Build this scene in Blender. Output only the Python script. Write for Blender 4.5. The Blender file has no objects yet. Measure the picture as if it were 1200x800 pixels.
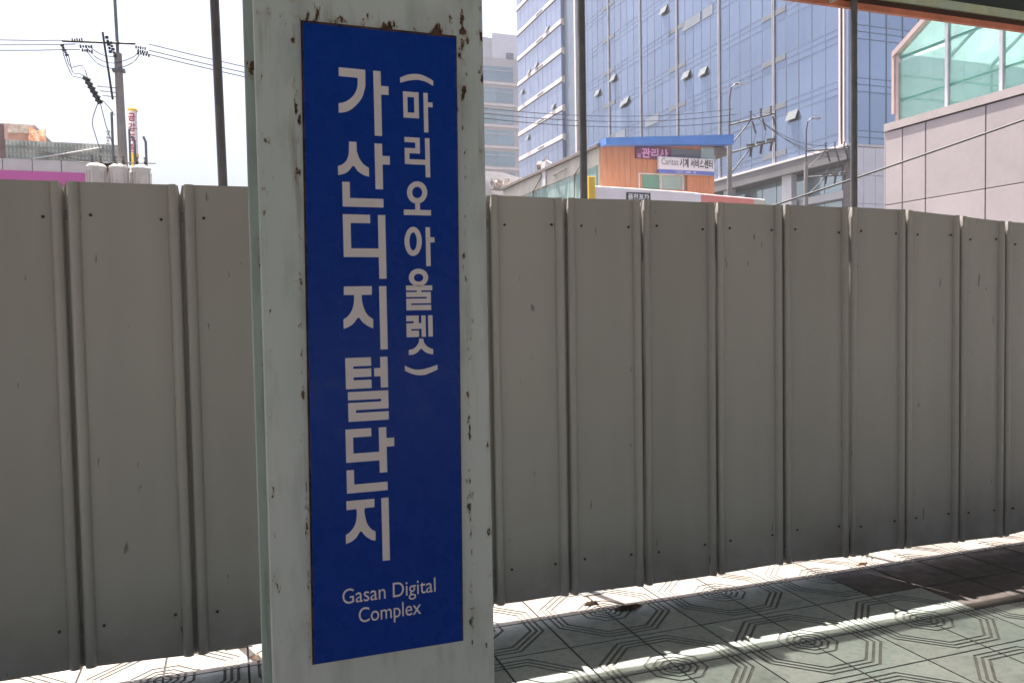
import bpy, math, random
from mathutils import Vector
from mathutils.geometry import tessellate_polygon
random.seed(7)
SC = bpy.context.scene
COL = SC.collection
R = math.radians

# ------------------------------------------------------------------ camera
# world frame: x runs along the fence, y away from the platform, z = 0 on the platform floor
cd = bpy.data.cameras.new('camera'); cam = bpy.data.objects.new('camera', cd); COL.objects.link(cam)
cd.sensor_width = 36; cd.lens = 36 * 935.76 / 1200; cd.clip_start = .05; cd.clip_end = 5000
yaw, pitch, roll = R(19.561), R(-2.279), R(-.984)
fw = Vector((math.sin(yaw) * math.cos(pitch), math.cos(yaw) * math.cos(pitch), math.sin(pitch)))
rt = Vector((math.cos(yaw), -math.sin(yaw), 0)); up = rt.cross(fw)
r2 = rt * math.cos(roll) + up * math.sin(roll); u2 = -rt * math.sin(roll) + up * math.cos(roll)
from mathutils import Matrix
cam.matrix_world = Matrix(((r2.x, u2.x, -fw.x, 0), (r2.y, u2.y, -fw.y, 0), (r2.z, u2.z, -fw.z, 1.7836), (0, 0, 0, 1)))
SC.camera = cam

# ------------------------------------------------------------------ sky, sun, exposure
to_sun = Vector((-.10, .299, 1)).normalized()
elev = math.asin(to_sun.z)
w = bpy.data.worlds.new('World'); SC.world = w; w.use_nodes = True
nt = w.node_tree; bg = nt.nodes['Background']
sk = nt.nodes.new('ShaderNodeTexSky'); sk.sky_type = 'NISHITA'; sk.sun_disc = False
sk.sun_elevation = elev; sk.sun_rotation = math.atan2(to_sun.x, to_sun.y)
sk.air_density = .8; sk.dust_density = 8.0; sk.ozone_density = 1.5
nt.links.new(sk.outputs[0], bg.inputs[0]); bg.inputs[1].default_value = .078
sl = bpy.data.lights.new('sun', 'SUN'); sl.energy = 5.0; sl.angle = R(.42); sl.color = (1, .95, .87)
sun = bpy.data.objects.new('sun', sl); COL.objects.link(sun)
sun.rotation_euler = (-to_sun).to_track_quat('-Z', 'Y').to_euler(); sun.location = (0, 0, 30)
SC.view_settings.view_transform = 'Standard'; SC.view_settings.look = 'None'
SC.view_settings.exposure = 2.0; SC.view_settings.gamma = 1
SC.cycles.max_bounces = 8; SC.cycles.diffuse_bounces = 4; SC.cycles.transparent_max_bounces = 12
SC.cycles.caustics_reflective = False; SC.cycles.caustics_refractive = False

# ------------------------------------------------------------------ materials
def nodes(name):
    m = bpy.data.materials.new(name); m.use_nodes = True
    t = m.node_tree; return m, t, t.nodes, t.links, t.nodes['Principled BSDF']
def math_n(t, op, a, b=None, clamp=False):
    n = t.nodes.new('ShaderNodeMath'); n.operation = op; n.use_clamp = clamp
    for i, v in enumerate((a, b)):
        if v is None: continue
        if isinstance(v, (int, float)): n.inputs[i].default_value = v
        else: t.links.new(v, n.inputs[i])
    return n.outputs[0]
def noise(t, scale, detail=4, vec=None, rough=.55):
    n = t.nodes.new('ShaderNodeTexNoise'); n.inputs['Scale'].default_value = scale
    n.inputs['Detail'].default_value = detail; n.inputs['Roughness'].default_value = rough
    if vec: t.links.new(vec, n.inputs['Vector'])
    return n.outputs['Fac']
def ramp(t, fac, stops):
    n = t.nodes.new('ShaderNodeValToRGB'); e = n.color_ramp.elements
    while len(e) < len(stops): e.new(.5)
    for k, (p, c) in zip(e, stops):
        k.position = p; k.color = (c, c, c, 1) if isinstance(c, (int, float)) else (*c, 1)
    t.links.new(fac, n.inputs[0]); return n.outputs[0]
def mixc(t, fac, a, b, mode='MIX'):
    n = t.nodes.new('ShaderNodeMix'); n.data_type = 'RGBA'; n.blend_type = mode
    for i, v in ((0, fac), (6, a), (7, b)):
        if isinstance(v, (int, float)): n.inputs[i].default_value = v
        elif isinstance(v, tuple): n.inputs[i].default_value = (*v, 1)
        else: t.links.new(v, n.inputs[i])
    return n.outputs[2]
def pos(t, stretch=None):
    g = t.nodes.new('ShaderNodeNewGeometry'); o = g.outputs['Position']
    if stretch:
        m = t.nodes.new('ShaderNodeMapping'); m.inputs['Scale'].default_value = stretch
        t.links.new(o, m.inputs['Vector']); o = m.outputs[0]
    return o
def M(name, c, rough=.6, var=.18, scale=4, metallic=0, bump=0, bscale=None, rnd=0, spec=.5, stretch=None, hue=None):
    """plain weathered material: base colour broken by two noises, some bump, per-object variation"""
    m, t, N, L, b = nodes(name)
    p = pos(t, stretch)
    n1 = noise(t, scale, 5, p); n2 = noise(t, scale * 9, 3, p)
    f = math_n(t, 'ADD', math_n(t, 'MULTIPLY', n1, .7), math_n(t, 'MULTIPLY', n2, .3))
    k = ramp(t, f, [(.28, 1 - var * 1.4), (.72, 1 + var * .6)])
    if rnd:
        oi = N.new('ShaderNodeObjectInfo')
        r = math_n(t, 'ADD', math_n(t, 'MULTIPLY', oi.outputs['Random'], 2 * rnd), 1 - rnd)
        k = mixc(t, 1.0, k, r, 'MULTIPLY')
    col = mixc(t, 1.0, c, k, 'MULTIPLY')
    if hue: col = mixc(t, ramp(t, noise(t, scale * .6, 3, p), [(.45, 0), (.65, 1)]), col, hue)
    L.new(col, b.inputs['Base Color'])
    L.new(ramp(t, n2, [(.3, max(0, rough - .08)), (.7, min(1, rough + .08))]), b.inputs['Roughness'])
    b.inputs['Metallic'].default_value = metallic; b.inputs['Specular IOR Level'].default_value = spec
    if bump:
        bn = N.new('ShaderNodeBump'); bn.inputs['Strength'].default_value = bump; bn.inputs['Distance'].default_value = .01
        L.new(noise(t, bscale or scale * 6, 4, p), bn.inputs['Height']); L.new(bn.outputs[0], b.inputs['Normal'])
    return m

def m_fence():
    m, t, N, L, b = nodes('galvanised_fence_paint')
    oi = N.new('ShaderNodeObjectInfo')
    st = noise(t, 1.0, 3, pos(t, (3.5, 3.5, .5)))
    sp = noise(t, 55, 3, pos(t))
    ps = pos(t); sx = N.new('ShaderNodeSeparateXYZ'); L.new(ps, sx.inputs[0])
    col = mixc(t, ramp(t, st, [(.3, 0), (.7, 1)]), (.345, .325, .3), (.39, .366, .336))
    col = mixc(t, 1.0, col, math_n(t, 'ADD', math_n(t, 'MULTIPLY', oi.outputs['Random'], .16), .92), 'MULTIPLY')
    # splashed dust on the lowest hand's breadth, a few scuffs
    du = math_n(t, 'MULTIPLY', ramp(t, sx.outputs['Z'], [(.08, 1), (.5, 0)]), ramp(t, noise(t, 5, 5, ps), [(.35, 0), (.75, .7)]))
    col = mixc(t, du, col, (.2, .17, .135))
    sc = ramp(t, noise(t, 1.0, 2, pos(t, (38, 38, 7))), [(.73, 0), (.76, .6)])
    col = mixc(t, sc, col, (.05, .047, .042))
    L.new(col, b.inputs['Base Color'])
    L.new(ramp(t, sp, [(.3, .36), (.7, .52)]), b.inputs['Roughness']); b.inputs['Metallic'].default_value = .1
    bn = N.new('ShaderNodeBump'); bn.inputs['Strength'].default_value = .3; bn.inputs['Distance'].default_value = .012
    L.new(noise(t, 2.2, 2, pos(t, (2, 2, .8))), bn.inputs['Height']); L.new(bn.outputs[0], b.inputs['Normal'])
    return m

def m_column(name='chipped_column_paint', green=0.0):
    """pale grey-green gloss paint, chipped and rusty along the edges of the sign and of the plate"""
    m, t, N, L, b = nodes(name)
    p = pos(t); s = N.new('ShaderNodeSeparateXYZ'); L.new(p, s.inputs[0]); X, Z = s.outputs['X'], s.outputs['Z']
    base = mixc(t, ramp(t, noise(t, 3, 5, pos(t, (2, 2, .5))), [(.3, 0), (.7, 1)]), (.405, .46, .45), (.48, .52, .515))
    if green: base = mixc(t, green, base, (.27, .37, .33))
    gr = ramp(t, noise(t, 14, 5, pos(t, (1.6, 1.6, .45))), [(.5, 0), (.8, .5)])
    base = mixc(t, gr, base, (.15, .155, .14))
    def near(v, c, wd):
        d = math_n(t, 'ABSOLUTE', math_n(t, 'SUBTRACT', v, c))
        return math_n(t, 'SUBTRACT', 1, math_n(t, 'DIVIDE', d, wd), True)
    e = math_n(t, 'MAXIMUM', near(X, .126, .016), near(X, .441, .022))
    e = math_n(t, 'MAXIMUM', e, math_n(t, 'MULTIPLY', near(X, .07, .02), .75))
    e = math_n(t, 'MAXIMUM', e, near(Z, 2.316, .045))
    e = math_n(t, 'MAXIMUM', e, math_n(t, 'MULTIPLY', near(X, .478, .03), .8))
    e2 = math_n(t, 'ADD', math_n(t, 'MULTIPLY', e, .21), math_n(t, 'MULTIPLY', near(Z, 2.45, .45), .05))
    n = math_n(t, 'ADD', noise(t, 46, 5, pos(t, (1.4, 1.4, .6)), .66), e2)
    chip = ramp(t, n, [(.785, 0), (.8, 1)])
    halo = ramp(t, math_n(t, 'ADD', noise(t, 46, 5, pos(t, (1.4, 1.4, .6)), .66), math_n(t, 'MULTIPLY', e2, 1.15)), [(.745, 0), (.8, .7)])
    rustc = mixc(t, ramp(t, noise(t, 90, 3, p), [(.35, 0), (.65, 1)]), (.02, .01, .007), (.11, .042, .018))
    zz = N.new('ShaderNodeMapRange'); L.new(Z, zz.inputs[0]); zz.inputs[1].default_value = 1.6; zz.inputs[2].default_value = 1.15; zz.inputs[4].default_value = .8
    old = mixc(t, zz.outputs[0], rustc, (.035, .095, .065))
    col = mixc(t, halo, base, mixc(t, .5, base, (.3, .17, .08)))
    col = mixc(t, chip, col, old)
    # rusty water running down from the sign's upper edge and the plate edges
    run = math_n(t, 'MULTIPLY', ramp(t, math_n(t, 'ADD', noise(t, 1, 3, pos(t, (42, 42, 3.2))), math_n(t, 'MULTIPLY', e, .16)), [(.64, 0), (.78, .5)]), ramp(t, noise(t, 5, 3, p), [(.4, .2), (.65, 1)]))
    col = mixc(t, run, col, (.15, .1, .065))
    # thin vertical scratches with green undercoat
    sc = ramp(t, noise(t, 1, 3, pos(t, (150, 150, 16))), [(.74, 0), (.765, .8)])
    col = mixc(t, sc, col, (.07, .085, .07))
    L.new(col, b.inputs['Base Color'])
    L.new(math_n(t, 'ADD', math_n(t, 'MULTIPLY', chip, .4), .42), b.inputs['Roughness'])
    bn = N.new('ShaderNodeBump'); bn.inputs['Strength'].default_value = .5; bn.inputs['Distance'].default_value = .0015
    L.new(math_n(t, 'SUBTRACT', math_n(t, 'MULTIPLY', noise(t, 22, 4, p), .5), chip), bn.inputs['Height'])
    L.new(bn.outputs[0], b.inputs['Normal'])
    return m

def m_tile(name, c1, c2):
    m, t, N, L, b = nodes(name)
    oi = N.new('ShaderNodeObjectInfo'); p = pos(t)
    col = mixc(t, ramp(t, noise(t, 2.2, 5, p), [(.35, 0), (.65, 1)]), c1, c2)
    col = mixc(t, 1.0, col, math_n(t, 'ADD', math_n(t, 'MULTIPLY', oi.outputs['Random'], .22), .89), 'MULTIPLY')
    g = ramp(t, noise(t, 26, 5, p, .65), [(.46, 1), (.8, .62)])
    col = mixc(t, 1.0, col, g, 'MULTIPLY')
    stn = math_n(t, 'MULTIPLY', ramp(t, noise(t, 3.1, 6, p, .7), [(.52, 0), (.7, .75)]), ramp(t, noise(t, 70, 3, p), [(.3, .4), (.7, 1)]))
    col = mixc(t, stn, col, tuple(v * .45 for v in c1))
    spk = ramp(t, noise(t, 38, 2, p), [(.76, 0), (.79, .8)])
    col = mixc(t, spk, col, (.06, .05, .045))
    L.new(col, b.inputs['Base Color'])
    L.new(ramp(t, noise(t, 12, 4, p), [(.3, .32), (.7, .58)]), b.inputs['Roughness'])
    bn = N.new('ShaderNodeBump'); bn.inputs['Strength'].default_value = .25; bn.inputs['Distance'].default_value = .002
    L.new(noise(t, 60, 4, p), bn.inputs['Height']); L.new(bn.outputs[0], b.inputs['Normal'])
    return m

def m_glass(name, c, metallic=.55, rough=.07, rnd=.15, wav=.02, wsc=.35):
    m, t, N, L, b = nodes(name)
    oi = N.new('ShaderNodeObjectInfo'); p = pos(t)
    k = math_n(t, 'ADD', math_n(t, 'MULTIPLY', oi.outputs['Random'], 2 * rnd), 1 - rnd)
    k = math_n(t, 'MULTIPLY', k, ramp(t, noise(t, .09, 3, p), [(.3, .86), (.7, 1.1)]))
    L.new(mixc(t, 1.0, c, k, 'MULTIPLY'), b.inputs['Base Color'])
    b.inputs['Metallic'].default_value = metallic; b.inputs['Roughness'].default_value = rough
    bn = N.new('ShaderNodeBump'); bn.inputs['Strength'].default_value = .35; bn.inputs['Distance'].default_value = wav
    L.new(noise(t, wsc, 2, p), bn.inputs['Height']); L.new(bn.outputs[0], b.inputs['Normal'])
    return m

def m_clear(name, tint, gloss=.12, diffuse=0.0, dcol=(.5, .8, .7), rough=.05):
    """tinted sheet one sees through: tinted transmission, a little gloss, optional translucent body"""
    m, t, N, L, b = nodes(name); N.remove(b)
    out = N['Material Output']
    tr = N.new('ShaderNodeBsdfTransparent'); tr.inputs[0].default_value = (*tint, 1)
    gl = N.new('ShaderNodeBsdfGlossy'); gl.inputs['Roughness'].default_value = rough
    cur = tr.outputs[0]
    if diffuse:
        df = N.new('ShaderNodeBsdfTranslucent'); df.inputs[0].default_value = (*dcol, 1)
        mx = N.new('ShaderNodeMixShader')
        L.new(ramp(t, noise(t, .9, 4, pos(t)), [(.3, diffuse * .6), (.7, min(1, diffuse * 1.4))]), mx.inputs[0])
        L.new(cur, mx.inputs[1]); L.new(df.outputs[0], mx.inputs[2]); cur = mx.outputs[0]
    fr = N.new('ShaderNodeFresnel'); fr.inputs[0].default_value = 1.45
    mx = N.new('ShaderNodeMixShader'); L.new(math_n(t, 'MULTIPLY', fr.outputs[0], gloss * 8, True), mx.inputs[0])
    L.new(cur, mx.inputs[1]); L.new(gl.outputs[0], mx.inputs[2]); L.new(mx.outputs[0], out.inputs[0])
    return m

MT = dict(
    fence=m_fence(), column=m_column(), column_edge=m_column('green_column_paint', .4),
    tile=m_tile('pale_green_tile', (.275, .315, .29), (.33, .345, .32)),
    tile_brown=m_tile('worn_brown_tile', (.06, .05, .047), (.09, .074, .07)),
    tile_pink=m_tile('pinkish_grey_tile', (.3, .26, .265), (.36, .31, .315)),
    tile_row=m_tile('sandy_grey_tile', (.17, .148, .13), (.27, .235, .21)),
    grout=M('dark_grout', (.035, .032, .03), .95, .3, 12, bump=.4),
    groove=M('tile_groove_dirt', (.15, .142, .13), .95, .35, 14, bump=.4),
    asphalt=M('asphalt', (.07, .07, .072), .9, .3, 1.5, bump=.5, bscale=60),
    deck=M('platform_concrete', (.4, .385, .36), .85, .25, 1.2, bump=.3, bscale=30),
    steel=M('zinc_steel', (.2, .2, .2), .45, .25, 14, metallic=.7, bump=.15),
    pole=M('grey_painted_pipe', (.15, .145, .15), .38, .25, 10, metallic=.35),
    screw=M('dull_screw', (.06, .058, .055), .5, .3, 80, metallic=.6),
    signblue=M('blue_enamel', (.0012, .031, .25), .28, .1, 3, spec=.12, bump=.05),
    white=M('off_white_vinyl', (.61, .56, .565), .45, .06, 6),
    rust=M('rusty_plate', (.045, .025, .018), .85, .6, 45, bump=.6, hue=(.13, .05, .02)),
    orange=M('red_lead_paint', (.62, .2, .115), .5, .3, 6, bump=.15),
    webshade=M('shaded_red_lead', (.06, .02, .012), .7, .3, 8),  # the channel's red paint with the recess shadow put into the colour
    boarddark=M('dark_green_board', (.02, .03, .028), .6, .2, 6),
    mint=M('pale_mint_paint', (.5, .54, .37), .5, .25, 7, hue=(.42, .5, .42)),
    bracket=M('rusty_bracket', (.3, .14, .06), .7, .5, 25, bump=.4, hue=(.5, .4, .33)),
    bracket_white=M('cream_strut', (.5, .44, .4), .6, .2, 9),
    roofsheet=m_clear('smoked_roof_sheet', (.172, .178, .168), .03, rough=.25),
    concrete_pole=M('pole_concrete', (.3, .27, .25), .85, .25, 3, bump=.2, stretch=(1, 1, .4)),
    dark=M('dark_rubber', (.03, .028, .03), .6, .2, 10),
    porcelain=M('brown_porcelain', (.09, .07, .07), .3, .2, 20),
    armgrey=M('dull_galvanised_arm', (.13, .125, .13), .6, .2, 6),
    can=M('transformer_enamel', (0.704, 0.634, 0.563), .55, .22, 3, hue=(0.598, 0.528, 0.493)),
    wire=M('wire_black', (.05, .048, .05), .6, .1, 5),
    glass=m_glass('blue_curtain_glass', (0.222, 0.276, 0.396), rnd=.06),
    glassend=m_glass('brightened_end_glass', (0.433, 0.505, 0.63), rnd=.05),  # same curtain glass, extra brightness put into the colour for its dimmer reflection
    glass2=m_glass('pale_blue_curtain_glass', (0.285, 0.323, 0.44), rnd=.06),
    glasslow=m_glass('street_level_glass', (0.496, 0.578, 0.627), .5, .06, .05),
    glassdark=m_glass('deep_blue_glass', (0.16, 0.224, 0.384), .3, .25),
    glassteal=m_glass('teal_office_glass', (0.286, 0.364, 0.413), .4, .08, .12),
    mull=M('pale_mullion', (0.544, 0.528, 0.576), .5, .15, 1, metallic=.3),
    winframe=M('silver_grey_sash', (0.158, 0.167, 0.178), .3, .1, 1, metallic=.2),
    mulld=M('slate_mullion', (0.215, 0.259, 0.334), .5, .15, 1, metallic=.3),
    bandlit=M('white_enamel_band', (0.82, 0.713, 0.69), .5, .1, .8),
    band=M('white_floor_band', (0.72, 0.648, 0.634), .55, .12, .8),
    louvre=M('grey_louvre', (0.207, 0.218, 0.246), .7, .2, 3, stretch=(1, 1, 12)),
    spandrel=M('dull_blue_spandrel', (0.259, 0.283, 0.338), .5, .1, 1),
    soffit=M('grey_soffit', (0.17, 0.162, 0.17), .7, .15, .6),
    panelw=M('white_stone', (0.628, 0.603, 0.615), .6, .12, .5, rnd=.05),
    beige=M('pinkish_beige_panel', (0.442, 0.381, 0.389), .62, .12, .7, rnd=.06, bump=.05),
    beigetrim=M('beige_coping', (0.477, 0.41, 0.404), .6, .15, 1.2),
    joint=M('panel_joint', (0.156, 0.13, 0.13), .8, .2, 3),
    pinkframe=M('dusty_pink_frame', (0.612, 0.459, 0.442), .5, .15, 2),
    teal=m_clear('green_roof_glass', (.8, .875, .86), .05, .2, (.6, .78, .75)),
    tealbeam=M('green_steel', (0.15, 0.39, 0.33), .5, .15, 2),
    brick=M('orange_cladding', (0.608, 0.261, 0.146), .75, .2, 2.5, bump=.2, stretch=(8, 8, .6), hue=(0.571, 0.274, 0.164)),
    blueroof=M('blue_roof_sheet', (0.117, 0.266, 0.665), .45, .15, 1.5),
    cream=M('cream_render', (0.605, 0.562, 0.49), .8, .2, 1.1, bump=.2),
    greensheet=M('grey_green_cladding', (0.243, 0.373, 0.348), .5, .3, 1.6, stretch=(1, 1.6, .25), hue=(0.389, 0.486, 0.454)),
    gutter=M('brown_gutter', (0.21, 0.173, 0.165), .6, .2, 3),
    winglass=m_glass('grey_shop_glass', (0.32, 0.352, 0.336), .3, .1, .3),
    wingreen=m_glass('green_shop_glass', (0.256, 0.4, 0.32), .3, .1, .3),
    signwhite=M('sign_white', (0.803, 0.742, 0.772), .5, .06, 2),
    signnavy=M('sign_navy_strip', (0.144, 0.192, 0.528), .5, .06, 2),
    signpurple=M('sign_plum', (0.195, 0.09, 0.15), .5, .2, 2),
    letterpink=M('letter_pink', (0.806, 0.39, 0.65), .5, .1, 5),
    letterdark=M('letter_charcoal', (.04, .045, .05), .5, .1, 5),
    lettergrey=M('letter_grey', (.2, .2, .22), .5, .1, 5),
    letterwhite=M('letter_white', (0.78, 0.754, 0.754), .5, .1, 5),
    letterred=M('letter_crimson', (.42, .05, .1), .5, .1, 5),
    salmon=M('salmon_fascia', (0.75, 0.255, 0.225), .6, .1, 2),
    yellow=M('yellow_panel', (0.78, 0.494, 0.052), .5, .12, 3),
    gold=M('gold_paint', (0.806, 0.468, 0.065), .45, .2, 6),
    pink=M('magenta_fascia', (0.632, 0.115, 0.379), .5, .08, 1.5),
    rooftile=M('grey_roof_tile', (0.442, 0.451, 0.399), .8, .25, 3, hue=(0.561, 0.561, 0.493)),
    fasciapanel=M('pale_metal_fascia', (0.661, 0.607, 0.567), .5, .12, 1.5, rnd=.06),
    brownwall=M('brown_brick_wall', (0.289, 0.178, 0.162), .85, .25, 3, bump=.3),
    tarp=M('orange_tarpaulin', (0.675, 0.33, 0.195), .6, .3, 4, hue=(0.75, 0.54, 0.405)),
    greywall=M('mauve_grey_wall', (0.567, 0.512, 0.52), .7, .1, .4),
    clutter=M('weathered_metal', (0.45, 0.405, 0.375), .6, .4, 5, hue=(0.24, 0.165, 0.15)),
)

# ------------------------------------------------------------------ mesh helpers
class MB:
    def __init__(s): s.v = []; s.f = []
    def add(s, vs, fs):
        k = len(s.v); s.v += [tuple(v) for v in vs]; s.f += [tuple(i + k for i in f) for f in fs]; return s
    def box(s, x0, y0, z0, x1, y1, z1):
        if x0 > x1: x0, x1 = x1, x0
        if y0 > y1: y0, y1 = y1, y0
        if z0 > z1: z0, z1 = z1, z0
        return s.add([(x0, y0, z0), (x1, y0, z0), (x1, y1, z0), (x0, y1, z0), (x0, y0, z1), (x1, y0, z1), (x1, y1, z1), (x0, y1, z1)],
              [(0, 3, 2, 1), (4, 5, 6, 7), (0, 1, 5, 4), (1, 2, 6, 5), (2, 3, 7, 6), (3, 0, 4, 7)])
    def bbox(s, x0, y0, z0, x1, y1, z1, b=.004):
        """box with its vertical and top edges chamfered"""
        P = [(x0 + b, y0), (x1 - b, y0), (x1, y0 + b), (x1, y1 - b), (x1 - b, y1), (x0 + b, y1), (x0, y1 - b), (x0, y0 + b)]
        Q = [(x0 + 2 * b, y0 + b), (x1 - 2 * b, y0 + b), (x1 - b, y0 + 2 * b), (x1 - b, y1 - 2 * b), (x1 - 2 * b, y1 - b), (x0 + 2 * b, y1 - b), (x0 + b, y1 - 2 * b), (x0 + b, y0 + 2 * b)]
        vs = [(x, y, z0) for x, y in P] + [(x, y, z1 - b) for x, y in P] + [(x, y, z1) for x, y in Q]
        fs = [tuple(range(7, -1, -1)), tuple(range(16, 24))]
        for r in (0, 8):
            fs += [(r + i, r + (i + 1) % 8, r + 8 + (i + 1) % 8, r + 8 + i) for i in range(8)]
        return s.add(vs, fs)
    def tube(s, pts, r, n=8, r1=None, cap=True):
        pts = [Vector(p) for p in pts]; k = len(pts); rings = []
        for i, p in enumerate(pts):
            d = (pts[min(i + 1, k - 1)] - pts[max(i - 1, 0)]).normalized()
            a = d.orthogonal().normalized() if abs(d.z) < .9 else Vector((1, 0, 0)) - d * d.x
            a.normalize(); c = d.cross(a)
            rr = r + (r1 - r) * i / (k - 1) if r1 is not None else r
            rings.append([p + (a * math.cos(2 * math.pi * j / n) + c * math.sin(2 * math.pi * j / n)) * rr for j in range(n)])
        vs = [v for g in rings for v in g]; fs = []
        for i in range(k - 1):
            fs += [(i * n + j, i * n + (j + 1) % n, (i + 1) * n + (j + 1) % n, (i + 1) * n + j) for j in range(n)]
        if cap: fs += [tuple(range(n - 1, -1, -1)), tuple(range((k - 1) * n, k * n))]
        return s.add(vs, fs)
    def lathe(s, x, y, prof, n=12):
        """prof: (radius, z) from the bottom up, about a vertical axis"""
        vs = []; fs = []
        for r, z in prof:
            vs += [(x + r * math.cos(2 * math.pi * j / n), y + r * math.sin(2 * math.pi * j / n), z) for j in range(n)]
        for i in range(len(prof) - 1):
            fs += [(i * n + j, i * n + (j + 1) % n, (i + 1) * n + (j + 1) % n, (i + 1) * n + j) for j in range(n)]
        fs += [tuple(range(n - 1, -1, -1)), tuple(range((len(prof) - 1) * n, len(prof) * n))]
        return s.add(vs, fs)
    def prism(s, outer, holes=(), axis='y', a=0, b=.01):
        """polygon (with holes) in the plane across axis, extruded from a to b"""
        def P(p, d): return {'y': (p[0], d, p[1]), 'x': (d, p[0], p[1]), 'z': (p[0], p[1], d)}[axis]
        loops = [list(outer)] + [list(h) for h in holes]
        tri = tessellate_polygon([[Vector((p[0], p[1], 0)) for p in l] for l in loops])
        flat = [p for l in loops for p in l]; n = len(flat)
        fs = [tuple(t) for t in tri] + [tuple(i + n for i in reversed(t)) for t in tri]
        k = 0
        for l in loops:
            m = len(l); fs += [(k + i, k + (i + 1) % m, n + k + (i + 1) % m, n + k + i) for i in range(m)]; k += m
        return s.add([P(p, a) for p in flat] + [P(p, b) for p in flat], fs)
    def mesh(s, name, mat, smooth=False, o=(0, 0, 0)):
        me = bpy.data.meshes.new(name)
        me.from_pydata([(v[0] - o[0], v[1] - o[1], v[2] - o[2]) for v in s.v], [], s.f); me.update()
        if mat: me.materials.append(MT[mat])
        import bmesh
        bm = bmesh.new(); bm.from_mesh(me); bmesh.ops.recalc_face_normals(bm, faces=bm.faces); bm.to_mesh(me); bm.free()
        if smooth:
            me.shade_smooth()
            try: me.set_sharp_from_angle(angle=R(40))
            except Exception: pass
        return me
    def build(s, name, mat, parent=None, smooth=False, loc=None):
        """one mesh object; coordinates given in world space, origin at loc (default: the parent's)"""
        po = org(parent) if parent else (0, 0, 0)
        l = loc or po
        ob = bpy.data.objects.new(name, s.mesh(name, mat, smooth, l)); COL.objects.link(ob)
        ob.location = (l[0] - po[0], l[1] - po[1], l[2] - po[2]); ob.parent = parent
        ORG[ob.name] = l
        return ob
ORG = {}
def org(o): return ORG[o.name]
def thing(name, label, cat, loc, group=None):
    o = bpy.data.objects.new(name, None); COL.objects.link(o); o.location = loc; ORG[o.name] = tuple(loc)
    o.empty_display_size = .2
    return tag(o, label, cat, group)
def tag(o, label=None, cat=None, group=None, kind=None):
    for k, v in (('label', label), ('category', cat), ('group', group), ('kind', kind)):
        if v: o[k] = v
    return o
def inst(name, me, parent, p):
    """a copy of an alike piece sharing mesh data, its origin put at world point p"""
    ob = bpy.data.objects.new(name, me); COL.objects.link(ob); po = org(parent)
    ob.parent = parent; ob.location = (p[0] - po[0], p[1] - po[1], p[2] - po[2]); ORG[ob.name] = tuple(p); return ob
def text_mesh(body, height, mat, parent, o, face='-y', name='lettering', width=None, depth=.01, bold=0.0, align='LEFT'):
    """flat lettering; o = left end of the base line; face -y (reads towards the platform)"""
    c = bpy.data.curves.new(name, 'FONT'); c.body = body; c.size = 1; c.offset = bold; c.extrude = 0
    t = bpy.data.objects.new(name, c); COL.objects.link(t)
    me = bpy.data.meshes.new_from_object(t.evaluated_get(bpy.context.evaluated_depsgraph_get()))
    bpy.data.objects.remove(t); bpy.data.curves.remove(c)
    xs = [v.co.x for v in me.vertices]; ys = [v.co.y for v in me.vertices]
    x0, x1 = min(xs), max(xs); y0 = 0 if height > 0 else min(ys)
    sy = abs(height); sx = (width / (x1 - x0)) if width else sy
    for v in me.vertices: v.co = ((v.co.x - x0) * sx, 0, (v.co.y - y0) * sy)
    me.name = name; me.materials.clear(); me.materials.append(MT[mat]); me.update()
    bpy.context.view_layer.update()
    ob = bpy.data.objects.new(name, me); COL.objects.link(ob); po = org(parent) if parent else (0, 0, 0)
    ob.location = (o[0] - po[0], o[1] - po[1], o[2] - po[2]); ob.parent = parent; ORG[ob.name] = tuple(o)
    return ob
def sagged(p, q, sag, n=10):
    p, q = Vector(p), Vector(q)
    return [p.lerp(q, i / n) - Vector((0, 0, sag * 4 * (i / n) * (1 - i / n))) for i in range(n + 1)]

# ================================================================== SETTING: ground and platform
tag(MB().box(-900, -900, -1.6, 900, 3000, -1.0).build('ground', 'asphalt'), kind='structure')
floor = MB().box(-40, -10.5, -.9, 40, 6.2, -.0075).build('platform_floor', 'grout')
tag(floor, kind='structure')
tag(MB().box(-60, -30, -.999, 60, -10.51, -.45).build('track_bed', 'deck'), kind='structure')

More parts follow.
